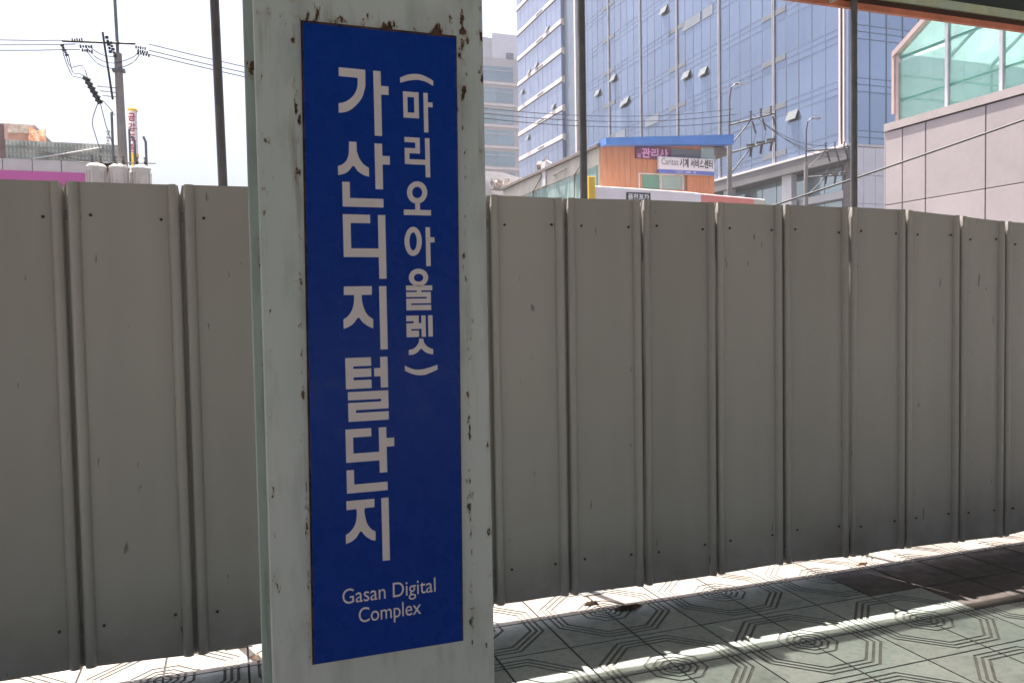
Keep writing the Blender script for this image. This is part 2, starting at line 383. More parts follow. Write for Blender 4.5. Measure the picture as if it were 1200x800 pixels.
T, U0, V0, GAP = .4, 1.6488, 4.6129, .0055
BANDS = [(0, .03), (.044, .062), (.076, .094), (.108, .136), (.15, .279), (.294, .311), (.326, .343), (.358, .8)]
def tile_mesh(name, mat, pattern=True):
    """one 40 cm tile, joint open all round; the quarter octagons are bands standing proud of 3 mm grooves.
    Local origin at the corner where the rings are centred, tile over x,y in [GAP, T-GAP]"""
    b = MB(); lo, hi = GAP, T - GAP; zt, zg = 0.0, -.0045
    if not pattern:
        b.bbox(lo, lo, -.0075, hi, hi, zt, .003); return b.mesh(name, mat)
    b.add([(lo, lo, zg), (hi, lo, zg), (hi, hi, zg), (lo, hi, zg)], [(0, 1, 2, 3)])
    nf = 1
    for e in (((lo, lo), (hi, lo)), ((hi, lo), (hi, hi)), ((hi, hi), (lo, hi)), ((lo, hi), (lo, lo))):
        (ax, ay), (bx, by) = e; b.add([(ax, ay, zg), (bx, by, zg), (bx, by, -.0075), (ax, ay, -.0075)], [(0, 1, 2, 3)])
    k = math.tan(R(22.5))
    def ringpts(r): return [(r, lo), (r, r * k), (r * k, r), (lo, r)]
    for a, c in BANDS:
        if c > T:   # outermost band: out to the tile corner
            I = ringpts(a); poly = [I[0], (hi, lo), (hi, hi), (lo, hi), I[3], I[2], I[1]]
        elif a == 0: poly = [(lo, lo)] + ringpts(c)
        else: poly = ringpts(a) + ringpts(c)[::-1]
        b.prism(poly, axis='z', a=zg - .001, b=zt)
    me = b.mesh(name, mat); me.materials.append(MT['groove'])
    for f in me.polygons[:5]: f.material_index = 1
    return me
TM = {k: tile_mesh('tile', k) for k in ('tile', 'tile_row')}
TP = {k: tile_mesh('tile', k, False) for k in ('tile_brown', 'tile_pink')}
for j in range(0, 10):            # row j lies between y = V0 - j T and V0 - (j+1) T
    for i in range(-8, 17):       # column i from x = U0 + i T
        x0, y1 = U0 + i * T, V0 - j * T; y0 = y1 - T
        if y0 < 1.1: continue
        if j in (0,): mat = 'tile_row'
        else: mat = 'tile'
        plain = None
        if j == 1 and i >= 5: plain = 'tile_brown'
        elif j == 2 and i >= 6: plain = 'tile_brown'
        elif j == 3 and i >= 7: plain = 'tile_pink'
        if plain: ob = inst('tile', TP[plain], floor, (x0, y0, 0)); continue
        # ring centres on grid corners with odd column and odd row line
        cx = x0 if i % 2 else x0 + T
        cy = y1 if j % 2 else y0
        ob = inst('tile', TM[mat], floor, (cx, cy, 0))
        sx = 1 if cx == x0 else -1; sy = 1 if cy == y0 else -1
        ob.rotation_euler.z = {(1, 1): 0, (-1, 1): R(90), (-1, -1): R(180), (1, -1): R(270)}[(sx, sy)]
# paving beyond the tiles laid one by one
tag(MB().box(-30, -10.4, -.0076, U0 - 8 * T - .004, 6.1, -.001).box(U0 + 17 * T + .004, -10.4, -.0076, 38, 6.1, -.001)
    .box(U0 - 8 * T, -10.4, -.0076, U0 + 17 * T, V0 - 9 * T + .39, -.001).build('platform_paving', 'tile_row'), kind='structure')

# ================================================================== FENCE
NF = 4.28
seams = [-3.7, -3.2, -2.7, -2.2, -1.7, -1.21, -.706, -.198, .33, .86, 1.392, 1.857, 2.355, 2.875, 3.382, 3.915, 4.398, 4.893, 5.327, 5.79, 6.27, 6.75, 7.23, 7.7]
tops = {4.398: 2.42, 4.893: 2.39, 5.327: 2.357, 5.79: 2.345}
bots = {-.706: .091, -.198: .074, 1.392: .1, 1.857: .099, 2.355: .088, 2.875: .088, 3.382: .097, 3.915: .077, 4.398: .08, 4.893: .066, 5.327: .056}
fence = thing('corrugated_fence', 'grey ribbed steel panel fence standing behind the blue station sign', 'fence', (1.4, NF, 0))
scr = MB().lathe(0, 0, [(.0075, 0), (.0075, .003), (.005, .0055), (.001, .006)], 8)
scr.v = [(x, -z, y) for x, y, z in scr.v]
screw_me = scr.mesh('screw', 'screw', True)
SLITS = (2.355, 2.875, 3.915)
def panel(x0, x1, i):
    W = x1 - x0; dp = .022
    g0 = .0015 + .002 * random.random(); g1 = .0015 + .002 * random.random()
    slit = x0 in SLITS
    if slit: g0 = .001
    if x1 in SLITS: g1 = .001
    half = [(g0, .02), (g0 + .005, .016), (g0 + .007, -.006), (g0 + .011, -.014), (g0 + .02, -.02), (g0 + .031, -dp), (g0 + .042, -.0195), (g0 + .051, -.0125), (g0 + .056, -.004), (g0 + .059, .002), (g0 + .066, 0)]
    o2 = g1 - g0
    prof = ([(g0 - .0002, .024)] if slit else [(-.014, .021)]) + half + [(W * .35, .0035 * random.uniform(-1, 1)), (W * .65, .0035 * random.uniform(-1, 1))] + [(W - a - o2, d) for a, d in reversed(half)]
    zt0 = tops.get(x0, 2.426) + random.uniform(-.004, .004); zt1 = tops.get(x1, 2.426) + random.uniform(-.004, .004)
    if x0 > 5.8: zt0 = zt1 = 2.34
    zb0 = bots.get(x0, .085); zb1 = bots.get(x1, .085)
    lean = random.uniform(-.004, .004)
    zs = [0, .02, .25, .5, .75, .972, 1]
    vs = []; n = len(prof)
    for z in zs:
        for a, d in prof:
            u = a / W; zb = zb0 + (zb1 - zb0) * u; zt = zt0 + (zt1 - zt0) * u
            if z == 1 and .06 < u < .94: pass
            k = prof.index((a, d)); nx_ = (.014 if k < 4 else 0) - (.012 if k >= n - 4 else 0) if z == 1 else 0
            bow = .006 * math.sin(math.pi * z) * math.sin(i * 2.1)
            vs.append((x0 + a + nx_ + lean * z + (.002 * math.sin(z * 7 + i) if a in (prof[0][0], prof[-1][0]) else 0), NF + d + bow * math.sin(math.pi * u), zb + (zt - zb) * z))
    m = len(vs); fs = []
    vs += [(x, y + .0012, z) for x, y, z in vs]
    for r in range(len(zs) - 1):
        for c in range(n - 1):
            q = (r * n + c, r * n + c + 1, (r + 1) * n + c + 1, (r + 1) * n + c)
            fs += [q, tuple(m + k for k in reversed(q))]
    for c in range(n - 1):
        fs += [(c, m + c, m + c + 1, c + 1), ((len(zs) - 1) * n + c, (len(zs) - 1) * n + c + 1, m + (len(zs) - 1) * n + c + 1, m + (len(zs) - 1) * n + c)]
    for r in range(len(zs) - 1):
        for c in (0, n - 1): fs += [(r * n + c, (r + 1) * n + c, m + (r + 1) * n + c, m + r * n + c)]
    b = MB(); b.add(vs, fs)
    p = b.build('fence_panel', 'fence', fence, True)
    for zz in (zt0 - .165, zb0 + .2):
        for xx in (x0 + .1, x1 - .09):
            inst('screw', screw_me, p, (xx + random.uniform(-.006, .006), NF - .001 + .004 * -1, zz + random.uniform(-.01, .01)))
for i in range(len(seams) - 1): panel(seams[i], seams[i + 1], i)
for z in (.28, 2.27):
    MB().box(-3.7, NF + .02, z - .025, 7.7, NF + .06, z + .025).build('rail', 'steel', fence)

def scrap(x, y, r, lab, mat, cat='debris', seed=1):
    rnd = random.Random(seed); n = 9; vs = []
    for ring, (q, h) in enumerate(((1, .002), (.62, .016), (.2, .010))):
        for k in range(n):
            a = 2 * math.pi * k / n; rr = r * q * rnd.uniform(.7, 1.25)
            vs.append((x + rr * math.cos(a) * 1.7, y + rr * math.sin(a) * .8, h * rnd.uniform(.5, 1.5)))
    m = len(vs); vs += [(a, b_, max(c - .004, .0006)) for a, b_, c in vs]
    fs = []
    for ring in range(2):
        for k in range(n):
            q = (ring * n + k, ring * n + (k + 1) % n, (ring + 1) * n + (k + 1) % n, (ring + 1) * n + k); fs += [q, tuple(m + z for z in reversed(q))]
    fs += [tuple(range(2 * n, 3 * n)), tuple(m + z for z in range(3 * n - 1, 2 * n - 1, -1))]
    fs += [(k, m + k, m + (k + 1) % n, (k + 1) % n) for k in range(n)]
    tag(MB().add(vs, fs).build('dry_leaf' if cat == 'leaf' else 'debris_scrap', mat, None, True), lab, cat)
scrap(2.02, 4.33, .028, 'curled brown leaf lying under the fence right of the column', 'rust', 'leaf', 3)
scrap(2.2, 4.19, .05, 'flat dark patch of litter on the ringed tile nearest the column', 'rust', 'debris', 5)
scrap(4.05, 4.3, .03, 'rusty scrap in the sun under the fence toward the right', 'bracket', 'debris', 8)
scrap(.13, 4.3, .05, 'crumbled rusty scrap at the fence foot left of the column', 'bracket', 'debris', 9)
# ================================================================== CANOPY POLES AND CANOPY
for k, (x, lab) in enumerate([(-2.09, 'slim grey canopy pole far left behind the fence, out past the low tiled building'),
                              (.004, 'slim grey canopy pole between the utility pole and the station column'),
                              (2.098, 'slim grey canopy pole in front of the glass office tower, beside the orange shop'),
                              (4.19, 'slim grey canopy pole under the orange eave beam, beside the street lamps'),
                              (6.28, 'slim grey canopy pole beyond the right end of the view')]):
    if k in (0, 4): continue
    p = thing('canopy_pole', lab, 'pole', (x, 4.53, 0), 'canopy poles behind the fence')
    MB().tube([(x - .002, 4.53, -.006), (x, 4.53, 2), (x - (.03 if k == 1 else .002), 4.53, 4.09)], .0235, 16).build('pipe', 'pole', p, True)
    MB().box(x - .07, 4.46, -.006, x + .07, 4.6, .006).build('base_plate', 'steel', p)

can = thing('platform_canopy', 'dark platform canopy edge with orange eave channel at upper right', 'canopy', (4.2, 4.6, 3.88))
YE = 4.607
XA, XB = -9, 16
MB().box(XA, YE - .03, 3.868, XB, YE, 3.91).build('eave_channel', 'orange', can)
MB().box(XA, YE - .010, 3.9105, XB, YE - .002, 3.958).build('eave_web', 'webshade', can)
MB().box(XA, YE - .026, 3.9585, XB, YE - .004, 4.022).build('purlin', 'mint', can)
MB().box(XA, YE - .018, 4.0225, XB, YE - .006, 4.2).build('added_screen_board', 'boarddark', can)  # added dark board, hides the bright roof sheet above the eave
b = MB()
vs = []; fs = []; nx = 120
for i in range(nx * 4 + 1):
    x = XA + (XB - XA) * i / (nx * 4); z = 4.222 + .014 * math.sin(i * math.pi / 2 + .6)
    vs += [(x, 4.76, z), (x, -10, z + .4)]
for i in range(nx * 4): fs.append((2 * i, 2 * i + 2, 2 * i + 3, 2 * i + 1))
b.add(vs, fs).build('roof_sheet', 'roofsheet', can, True)
for y in (3.0, 1.3, -.4, -2.1, -3.8, -5.5, -7.2, -8.9):
    MB().box(XA, y - .03, 4.11 + (4.6 - y) * .027, XB, y + .03, 4.195 + (4.6 - y) * .027).build('purlin', 'mint', can)
for x in (-2.1, 0, 2.1, 4.17, 6.27, 8.4):
    br = MB().box(x + .05, 4.53, 3.93, x + .11, YE - .032, 4.18).box(x + .035, 4.51, 3.96, x + .125, 4.53, 4.04).build('bracket', 'bracket', can)
    MB().tube([(x - .16, YE - .045, 3.885), (x + .05, 4.545, 3.975)], .013, 8).build('strut', 'bracket_white', br)

# ================================================================== COLUMN AND STATION SIGN
YC = 1.5
col = thing('station_column', 'pale green chipped steel column carrying the blue station sign', 'column', (.27, YC + .15, 0))
MB().bbox(.058, YC, 0, .484, YC + .014, 4.06, .0025).build('front_flange', 'column', col)
MB().bbox(.05, YC + .34, 0, .492, YC + .354, 4.06, .0025).build('rear_flange', 'column_edge', col)
MB().box(.262, YC + .014, 0, .274, YC + .34, 4.06).build('web', 'column_edge', col)
MB().box(.02, YC - .05, -.004, .52, YC + .4, .012).build('base_plate', 'steel', col)

SX, SZ = .2735, 1.724       # sign centre
sg = thing('station_sign', 'tall blue station name sign with white Korean lettering on the column', 'sign', (SX, YC, SZ - .586))
def hung(b):       # the sign hangs a little out of plumb, its top leaning right
    b.v = [(x + (z - SZ + .586) * .0088, y, z) for x, y, z in b.v]; return b
hung(MB().box(SX - .1445, YC - .004, SZ - .59, SX + .1455, YC - .0005, SZ + .5855)).build('backing_plate', 'rust', sg)
hung(MB().bbox(SX - .1415, YC - .012, SZ - .586, SX + .142, YC - .0045, SZ + .5795, .0015)).build('board', 'signblue', sg)
# lettering outlines of the sign, millimetres from its centre
GLYPHS=[["L",[[[[-70,504.7],[-22.1,503.9],[-22.5,473.3],[-24.6,466],[-26.8,458.4],[-29.8,451.4],[-34.3,445],[-39.7,438.8],[-44.9,433.9],[-49.5,430.2],[-54.1,427.3],[-58.6,425.3],[-63.1,424],[-67.8,423.4],[-72.1,422.8],[-71.7,439.8],[-67.6,440.8],[-63.3,441.8],[-59.1,443.5],[-54.9,446.1],[-50.6,449.5],[-46.9,453.1],[-43.8,456.9],[-41.2,461.2],[-39.2,465.2],[-37.9,468.9],[-37.2,472.6],[-36.4,476.1],[-36.1,488.3],[-70.4,488.8]]],[[[-7.3,503.7],[6.3,503.7],[6.3,477],[20.3,477],[20.3,461.2],[6.3,461.2],[6.3,385.2],[-7.3,385.2]]]]],["S",[[[[42.5,494.9],[47.1,497.1],[52,499.5],[56.8,501.4],[61.5,502.7],[66.3,503.6],[71.1,504.1],[75.8,504.2],[80.6,503.9],[85.3,503.1],[90.3,501.5],[95.5,499.4],[99.6,497.5],[102.4,496],[104.3,494.7],[106.1,493.4],[105.5,484.4],[101.6,486.5],[97.5,488.8],[93.3,490.6],[88.6,492],[83.6,492.9],[79,493.5],[74.8,493.5],[70.8,493.1],[66.7,492.5],[62.3,491.6],[57.7,490.5],[53.5,489.3],[49.7,488.1],[46.1,486.7],[42.7,485.5]]]]],["S",[[[[47.4,470.2],[77.1,470.2],[77.1,421.8],[47.4,421.8]],[[55.5,460.5],[68.3,460.5],[68.3,431.7],[55.5,431.7]]],[[[86.3,470.2],[94.6,470.2],[94.6,453.2],[103.7,453.2],[103.7,444.2],[94.6,444.2],[94.6,396.6],[86.3,396.6]]]]],["L",[[[[-54.7,371.8],[-41.2,371.7],[-41,354.7],[-39.6,350.2],[-38.2,345.5],[-36.4,341.3],[-34.2,337.6],[-31.6,334.3],[-28.9,331.5],[-25.9,329.2],[-22.7,327.2],[-19.6,325.4],[-19.6,309.2],[-23.1,310.1],[-26.8,311],[-30.3,312.3],[-33.6,314.1],[-36.9,316.3],[-39.9,318.7],[-42.7,322.3],[-45.3,326.2],[-47.9,328.1],[-50.4,326.5],[-52.9,322.8],[-55.5,319.4],[-58.2,317.1],[-61.1,315],[-64.3,313.3],[-68,312],[-72.1,311],[-75.9,310.1],[-75.9,326.3],[-72.9,327.6],[-69.6,328.9],[-66.8,330.6],[-64.2,332.7],[-61.8,335.3],[-59.8,338.2],[-58.2,341.9],[-56.9,346.1],[-55.7,350.1]]],[[[-8.1,370.8],[5.9,370.8],[5.9,348.7],[19.7,348.7],[19.7,332.9],[5.9,332.9],[5.9,286.9],[-8.1,286.9]]],[[[-69,298.4],[-55.4,298.4],[-55.4,269.2],[5.9,269.2],[5.9,253.4],[-69,253.4]]]]],["S",[[[[48.3,385.9],[77.3,385.9],[77.3,356.1],[57,356.1],[57,345.1],[87.5,345.1],[87.5,385.9],[96.3,385.9],[96.3,312.5],[87.5,312.5],[87.5,335.6],[48.3,335.6],[48.3,365.7],[68.7,365.7],[68.7,376.5],[48.3,376.5]]]]],["S",[[[[89.8,284],[89.2,279.2],[87.6,274.7],[85.2,270.7],[82,267.2],[78.3,264.6],[74.1,262.9],[69.7,262.3],[65.4,262.7],[61.3,264.1],[57.7,266.5],[54.7,269.8],[52.5,273.7],[51.2,278],[50.8,282.7],[51.4,287.4],[52.9,291.8],[55.3,295.9],[58.5,299.3],[62.2,301.9],[66.3,303.6],[70.7,304.3],[75,304],[79.1,302.6],[82.8,300.2],[85.8,297],[88,293.1],[89.4,288.6]],[[80.1,283.6],[79.8,281.3],[79,279],[77.8,276.9],[76.3,275.2],[74.4,273.9],[72.3,273],[70.2,272.7],[68,272.9],[66,273.6],[64.2,274.8],[62.7,276.5],[61.6,278.5],[61,280.7],[60.8,283],[61.1,285.4],[61.8,287.6],[63,289.7],[64.6,291.4],[66.4,292.7],[68.5,293.6],[70.7,293.9],[72.8,293.7],[74.8,293],[76.6,291.8],[78.1,290.2],[79.2,288.2],[79.9,286]]],[[[66.1,263.9],[75.2,263.9],[75.2,250.8],[96.2,250.8],[96.2,240.6],[44.1,240.6],[44.1,250.8],[66.1,250.8]]]]],["L",[[[[-69.5,239.4],[-19.7,239.4],[-19.7,223.8],[-55.6,223.8],[-55.6,177.3],[-5.1,177.3],[-5.1,239.4],[8.6,239.4],[8.6,121.4],[-5.1,121.4],[-5.1,161.3],[-69.5,161.3]]]]],["S",[[[[77.2,191.6],[76.7,185.4],[75.3,179.6],[73.2,174.3],[70.5,169.9],[67.2,166.6],[63.7,164.6],[60,163.9],[56.3,164.5],[52.8,166.5],[49.8,169.8],[47.2,174.1],[45.4,179.3],[44.3,185.1],[44,191.2],[44.6,197.3],[45.9,203.1],[48,208.3],[50.7,212.7],[53.9,216],[57.5,218.1],[61.2,218.8],[64.9,218.2],[68.3,216.2],[71.4,213],[74,208.7],[75.8,203.5],[76.9,197.7]],[[67.7,191.5],[67.5,187.7],[66.9,184],[65.9,180.8],[64.7,178.1],[63.3,176],[61.8,174.8],[60.2,174.3],[58.6,174.7],[57.1,176],[55.8,178],[54.7,180.7],[54,183.9],[53.5,187.5],[53.4,191.3],[53.7,195.1],[54.3,198.7],[55.2,201.9],[56.4,204.6],[57.8,206.7],[59.3,208],[61,208.4],[62.5,208],[64,206.8],[65.3,204.8],[66.4,202.1],[67.2,198.9],[67.7,195.3]]],[[[85,218.4],[93.6,218.4],[93.6,199.7],[102,199.7],[102,190],[93.6,190],[93.6,145],[85,145]]]]],["S",[[[[88.1,123.4],[87.6,119.6],[86.1,116.1],[83.8,112.9],[80.8,110.3],[77.1,108.3],[73.1,107.1],[68.9,106.7],[64.8,107.1],[60.9,108.4],[57.4,110.4],[54.5,113.1],[52.3,116.2],[51,119.8],[50.7,123.5],[51.2,127.2],[52.7,130.7],[54.9,133.9],[58,136.5],[61.5,138.5],[65.5,139.7],[69.7,140.2],[73.9,139.7],[77.8,138.5],[81.3,136.5],[84.3,133.9],[86.4,130.7],[87.8,127.1]],[[78.8,123],[78.5,121.3],[77.8,119.8],[76.7,118.3],[75.2,117.2],[73.4,116.3],[71.4,115.7],[69.4,115.6],[67.3,115.8],[65.3,116.3],[63.6,117.2],[62.2,118.4],[61.1,119.8],[60.5,121.4],[60.3,123.1],[60.5,124.7],[61.3,126.3],[62.4,127.7],[63.9,128.9],[65.6,129.8],[67.6,130.3],[69.7,130.5],[71.7,130.3],[73.7,129.7],[75.4,128.9],[76.9,127.7],[78,126.2],[78.6,124.7]]],[[[45,108.5],[95.6,108.5],[95.6,99],[73.9,99],[73.9,96],[92.6,96],[92.6,74.5],[54.2,74.5],[54.2,71.5],[92.6,71.5],[92.6,61.6],[45,61.6],[45,83.7],[84.4,83.7],[84.4,86.7],[45,86.7],[45,96],[65.7,96],[65.7,99],[45,99]]]]],["S",[[[[44.2,51.6],[68,51.6],[68,37.1],[73.1,37.1],[73.1,51.6],[81.3,51.6],[81.3,11],[73.1,11],[73.1,26.1],[53.1,26.1],[53.1,23.2],[68,23.2],[68,11],[44.2,11],[44.2,37.1],[58.2,37.1],[58.2,41.1],[44.2,41.1]]],[[[86.3,51.6],[94.9,51.6],[94.9,11],[86.3,11]]],[[[68.2,8],[76.1,7.3],[76.3,5],[76.5,2.5],[77.3,-0],[79.1,-2.8],[81.6,-5.9],[84.4,-8.4],[87.6,-10.3],[91.3,-11.8],[94.8,-13.2],[94.6,-23],[92.3,-22.7],[89.8,-22.4],[87.3,-21.7],[84.3,-20.6],[80.9,-19],[78,-17.3],[75.7,-15.1],[73.6,-12.7],[71.5,-11.6],[69.3,-12.9],[66.9,-15.6],[64.5,-17.9],[61.9,-19.6],[59,-21],[56.2,-22.1],[53.3,-22.5],[50.3,-22.6],[47.5,-22.6],[47.6,-13.3],[50.8,-12.6],[54.4,-11.8],[57.5,-10.6],[60.3,-8.6],[62.8,-6.1],[64.8,-3.7],[66.1,-1.6],[66.9,0.4],[67.7,2.3]]]]],["L",[[[[-70.8,107.4],[-19.5,107.7],[-19.9,91.8],[-38.7,91.6],[-38.6,87.5],[-38.5,83.1],[-38,78.6],[-36.9,73.3],[-35.3,67.6],[-33.5,62.7],[-31.5,58.8],[-29.2,55.5],[-26.8,52.7],[-24.1,50.4],[-21.2,48.4],[-18.4,46.6],[-18.8,29.1],[-22.6,30.9],[-26.6,32.9],[-30.2,34.9],[-33.3,37.2],[-36.3,39.6],[-38.9,42.1],[-41.2,45.3],[-43.3,48.7],[-45.6,50.1],[-48.1,48.1],[-50.9,44],[-53.7,40.4],[-56.5,37.9],[-59.5,35.6],[-62.6,33.7],[-66,32.1],[-69.6,30.8],[-73,29.6],[-73,46.7],[-70,48.7],[-66.9,50.8],[-64.1,53.4],[-61.3,56.8],[-58.7,60.9],[-56.6,65.1],[-55,69.5],[-53.9,74.2],[-53.1,78.8],[-52.6,83.2],[-52.5,87.6],[-52.4,91.7],[-71.2,91.9]]],[[[-6,107.5],[7.6,107.5],[7.6,-10.4],[-6,-10.4]]]]],["L",[[[[-71.6,-24.2],[-24.3,-24.2],[-24.3,-40.1],[-57.3,-40.1],[-57.3,-44.9],[-24.3,-44.9],[-24.3,-60.4],[-57.3,-60.4],[-57.3,-65.9],[-24.3,-65.9],[-24.3,-81.8],[-71.6,-81.8]]],[[[-7.1,-24.2],[6.6,-24.2],[6.6,-81.8],[-7.1,-81.8],[-7.1,-60.4],[-19,-60.4],[-19,-44.9],[-7.1,-44.9]]],[[[-68.4,-87.3],[6.6,-87.3],[6.6,-121.4],[-54.4,-121.4],[-54.4,-126.7],[6.6,-126.7],[6.6,-142.5],[-68.4,-142.5],[-68.4,-107.6],[-7.1,-107.6],[-7.1,-102.7],[-68.4,-102.7]]]]],["S",[[[[39.3,-42.3],[42.2,-43.9],[45.3,-45.6],[48.4,-47.1],[51.7,-48.5],[55.1,-49.7],[58.6,-50.6],[62.3,-51],[66.1,-51.2],[70,-51],[73.8,-50.7],[77.8,-50.1],[82.5,-49.1],[88.6,-47.5],[95.8,-45.4],[102.5,-43.4],[102.7,-52.4],[98.5,-54.1],[94,-55.9],[89.6,-57.6],[85.4,-59.1],[81.2,-60.6],[77,-61.5],[72.9,-62],[68.7,-62],[64.6,-61.6],[60.5,-60.9],[56.4,-59.8],[52.3,-58.4],[48.1,-56.6],[43.6,-54.4],[39.5,-52.4]]]]],["L",[[[[-74.6,-156.5],[-27.1,-156.5],[-27.1,-172],[-61,-172],[-61,-202],[-12.9,-202],[-12.9,-156.5],[1.2,-156.5],[1.2,-177.1],[15.7,-177.1],[15.7,-193.6],[1.2,-193.6],[1.2,-241.7],[-12.9,-241.7],[-12.9,-218.2],[-74.6,-218.2]]],[[[-74.6,-232.4],[-61,-232.4],[-61,-259.8],[1.2,-259.8],[1.2,-275.6],[-74.6,-275.6]]]]],["L",[[[[-76.2,-289.5],[-24.1,-289.9],[-24.5,-305.6],[-43.1,-305.8],[-43.2,-308.7],[-43.4,-311.9],[-43.1,-315.8],[-42.2,-321.6],[-40.9,-328.4],[-39.2,-334.4],[-36.9,-339],[-34.2,-343.1],[-31.5,-346.3],[-28.9,-348.6],[-26.2,-350.3],[-23.6,-351.8],[-24,-369],[-26.5,-368.4],[-29.1,-367.8],[-32,-366.5],[-35.4,-364.2],[-39.3,-361.3],[-42.7,-358.2],[-45.7,-354.3],[-48.4,-350.1],[-51,-348.2],[-53.5,-350.2],[-56,-354.6],[-58.6,-358.4],[-61.4,-361.1],[-64.5,-363.5],[-67.7,-365.5],[-71.3,-367],[-75.2,-368.3],[-79,-369.6],[-78.7,-352.6],[-75.6,-350.7],[-72.2,-348.8],[-69.2,-346.2],[-66.2,-342.8],[-63.3,-338.6],[-61,-334.1],[-59.4,-329],[-58.3,-323.4],[-57.6,-318.4],[-57.4,-314],[-57.6,-309.8],[-57.7,-305.9],[-76.4,-306.4]]],[[[-11.2,-289.8],[2.4,-289.8],[2.4,-409.3],[-11.2,-409.3]]]]]]
for kind, shapes in GLYPHS:
    b = MB()
    for s in shapes:
        q = [[(SX + a / 1000, SZ + c / 1000) for a, c in p] for p in s]
        b.prism(q[0], q[1:], 'y', YC - .0125, YC - .0118)
    b.build('large_character' if kind == 'L' else 'small_character', 'white', sg)
text_mesh('Gasan Digital', .0405, 'white', sg, (SX - .0878, YC - .0124, SZ - .4814), width=.1775, name='english_line')
text_mesh('Complex', .0405, 'white', sg, (SX - .0586, YC - .0124, SZ - .5205), width=.1188, name='english_line')

# ================================================================== GLASS TOWER (right of centre)
TXF, YN, YR, ZB, FH = 42.0, 45.88, 92.08, 13.05, 3.72
NFL = 12; ZT = ZB + NFL * FH
tw = thing('office_tower', 'huge blue glass office tower filling the background behind the orange shop', 'building', (60, 70, -1))
MB().box(TXF + .35, YN + .35, ZB + .2, 75, 113.5, ZT).build('core', 'mulld', tw)
MB().box(TXF - .25, YN - .02, ZB - 1.0, 74, 113.4, ZB - .06).build('soffit', 'soffit', tw)
MB().box(TXF - .3, YN - .1, ZB - .055, TXF + .3, YR, ZB + .12).box(TXF + .3, YN - .1, ZB - .055, 74, YN + .3, ZB + .12).build('sill_band', 'band', tw)
strong = [YN + .9, 54.12, 61.66, 68.71, 76.01, 83.39, YR - .02]
panes = []; extra = MB(); extra_end = MB()
def pane_mesh(wd, h, mat, ax):
    b = MB()
    if ax == 'x': b.box(0, .02, .02, .05, wd - .02, h - .02)
    else: b.box(.02, 0, .02, wd - .02, .05, h - .02)
    return b.mesh('glass_pane', mat)
PM = {}
def pm(wd, h, mat, ax):
    k = (round(wd, 2), round(h, 2), mat, ax)
    if k not in PM: PM[k] = pane_mesh(wd, h, mat, ax)
    return PM[k]
cand = []
fl_lines = MB(); mulls = MB()
for bi in range(6):
    a, c = strong[bi], strong[bi + 1]; n = max(4, round((c - a) / 1.42)); wd = (c - a) / n
    for k in range(n):
        y = a + k * wd
        mulls.box(TXF - .012, y - .018, ZB + .13, TXF + .12, y + .018, ZT)
        for fl in range(NFL):
            z = ZB + .13 + fl * FH
            hid = z > 13 + .42 * y * 1.05
            for zz, h in ((z + .95, FH - .95),):
                cand.append((y, zz, wd, h, 'x'))
            for zz, h in ((z, .5), (z + .5, .45)):
                extra.box(TXF + .0 + .012 * random.random(), y + .02, zz + .02, TXF + .05, y + wd - .02, zz + h - .015)
for fl in range(NFL + 1):
    z = ZB + .13 + fl * FH
    for dz in (0, .5, .95): fl_lines.box(TXF - .01, YN + .9, z + dz - .018, TXF + .1, YR, z + dz + .018)
# end face (towards the platform)
n = 20; wd = 1.5
for k in range(n):
    x = TXF + .35 + k * wd
    mulls.box(x - .022, YN - .05, ZB + .13, x + .022, YN + .1, ZT)
    for fl in range(NFL):
        z = ZB + .13 + fl * FH
        if k < 5 and fl < 4: cand.append((x, z + .95, wd, FH - .95, 'y'))
        else: extra_end.box(x + .02, YN, z + .97, x + wd - .02, YN + .05, z + FH - .02)
        extra_end.box(x + .02, YN + .005, z + .02, x + wd - .02, YN + .05, z + .48); extra_end.box(x + .02, YN, z + .52, x + wd - .02, YN + .05, z + .93)
for fl in range(NFL + 1):
    z = ZB + .13 + fl * FH
    for dz in (0, .5, .95): fl_lines.box(TXF + .35, YN - .03, z + dz - .02, 72, YN + .1, z + dz + .02)
def pane_rank(c):      # panes high above the view last, then by distance
    x, y = (42, c[0]) if c[4] == 'x' else (c[0], YN)
    return (c[1] > 1.8 + .4 * (.335 * x + .942 * y), x * x + y * y)
cand.sort(key=pane_rank)
for k, (u, z, wd, h, ax) in enumerate(cand):
    if k < 246:
        p = (TXF + .012 * random.random(), u, z) if ax == 'x' else (u, YN + .012 * random.random(), z)
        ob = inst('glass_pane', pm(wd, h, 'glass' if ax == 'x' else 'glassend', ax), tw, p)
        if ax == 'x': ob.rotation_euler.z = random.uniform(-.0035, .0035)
    else:
        if ax == 'x': extra.box(TXF + .03 * random.random(), u + .02, z + .02, TXF + .06, u + wd - .02, z + h - .02)
        else: extra_end.box(u + .02, YN, z + .02, u + wd - .02, YN + .05, z + h - .02)
tag(extra.build('curtain_glass', 'glass', tw), kind='stuff')
tag(extra_end.build('curtain_glass', 'glassend', tw), kind='stuff')
tag(fl_lines.build('transom_lines', 'mulld', tw), kind='stuff')
tag(mulls.build('thin_mullions', 'mulld', tw), kind='stuff')
for y in strong[1:-1]:
    MB().box(TXF - .1, y - .13, ZB, TXF - .04, y - .05, ZT).box(TXF - .1, y + .05, ZB, TXF - .04, y + .13, ZT).build('vertical_fin', 'mull', tw)
    MB().box(TXF - .06, y - .049, ZB + .01, TXF - .035, y + .049, ZT - .01).build('fin_groove', 'joint', tw)
MB().box(TXF - .12, YN + .35, ZB, TXF - .03, YN + .5, ZT).box(TXF - .12, YN + .76, ZB, TXF - .03, YN + .9, ZT).build('corner_trim', 'bandlit', tw)
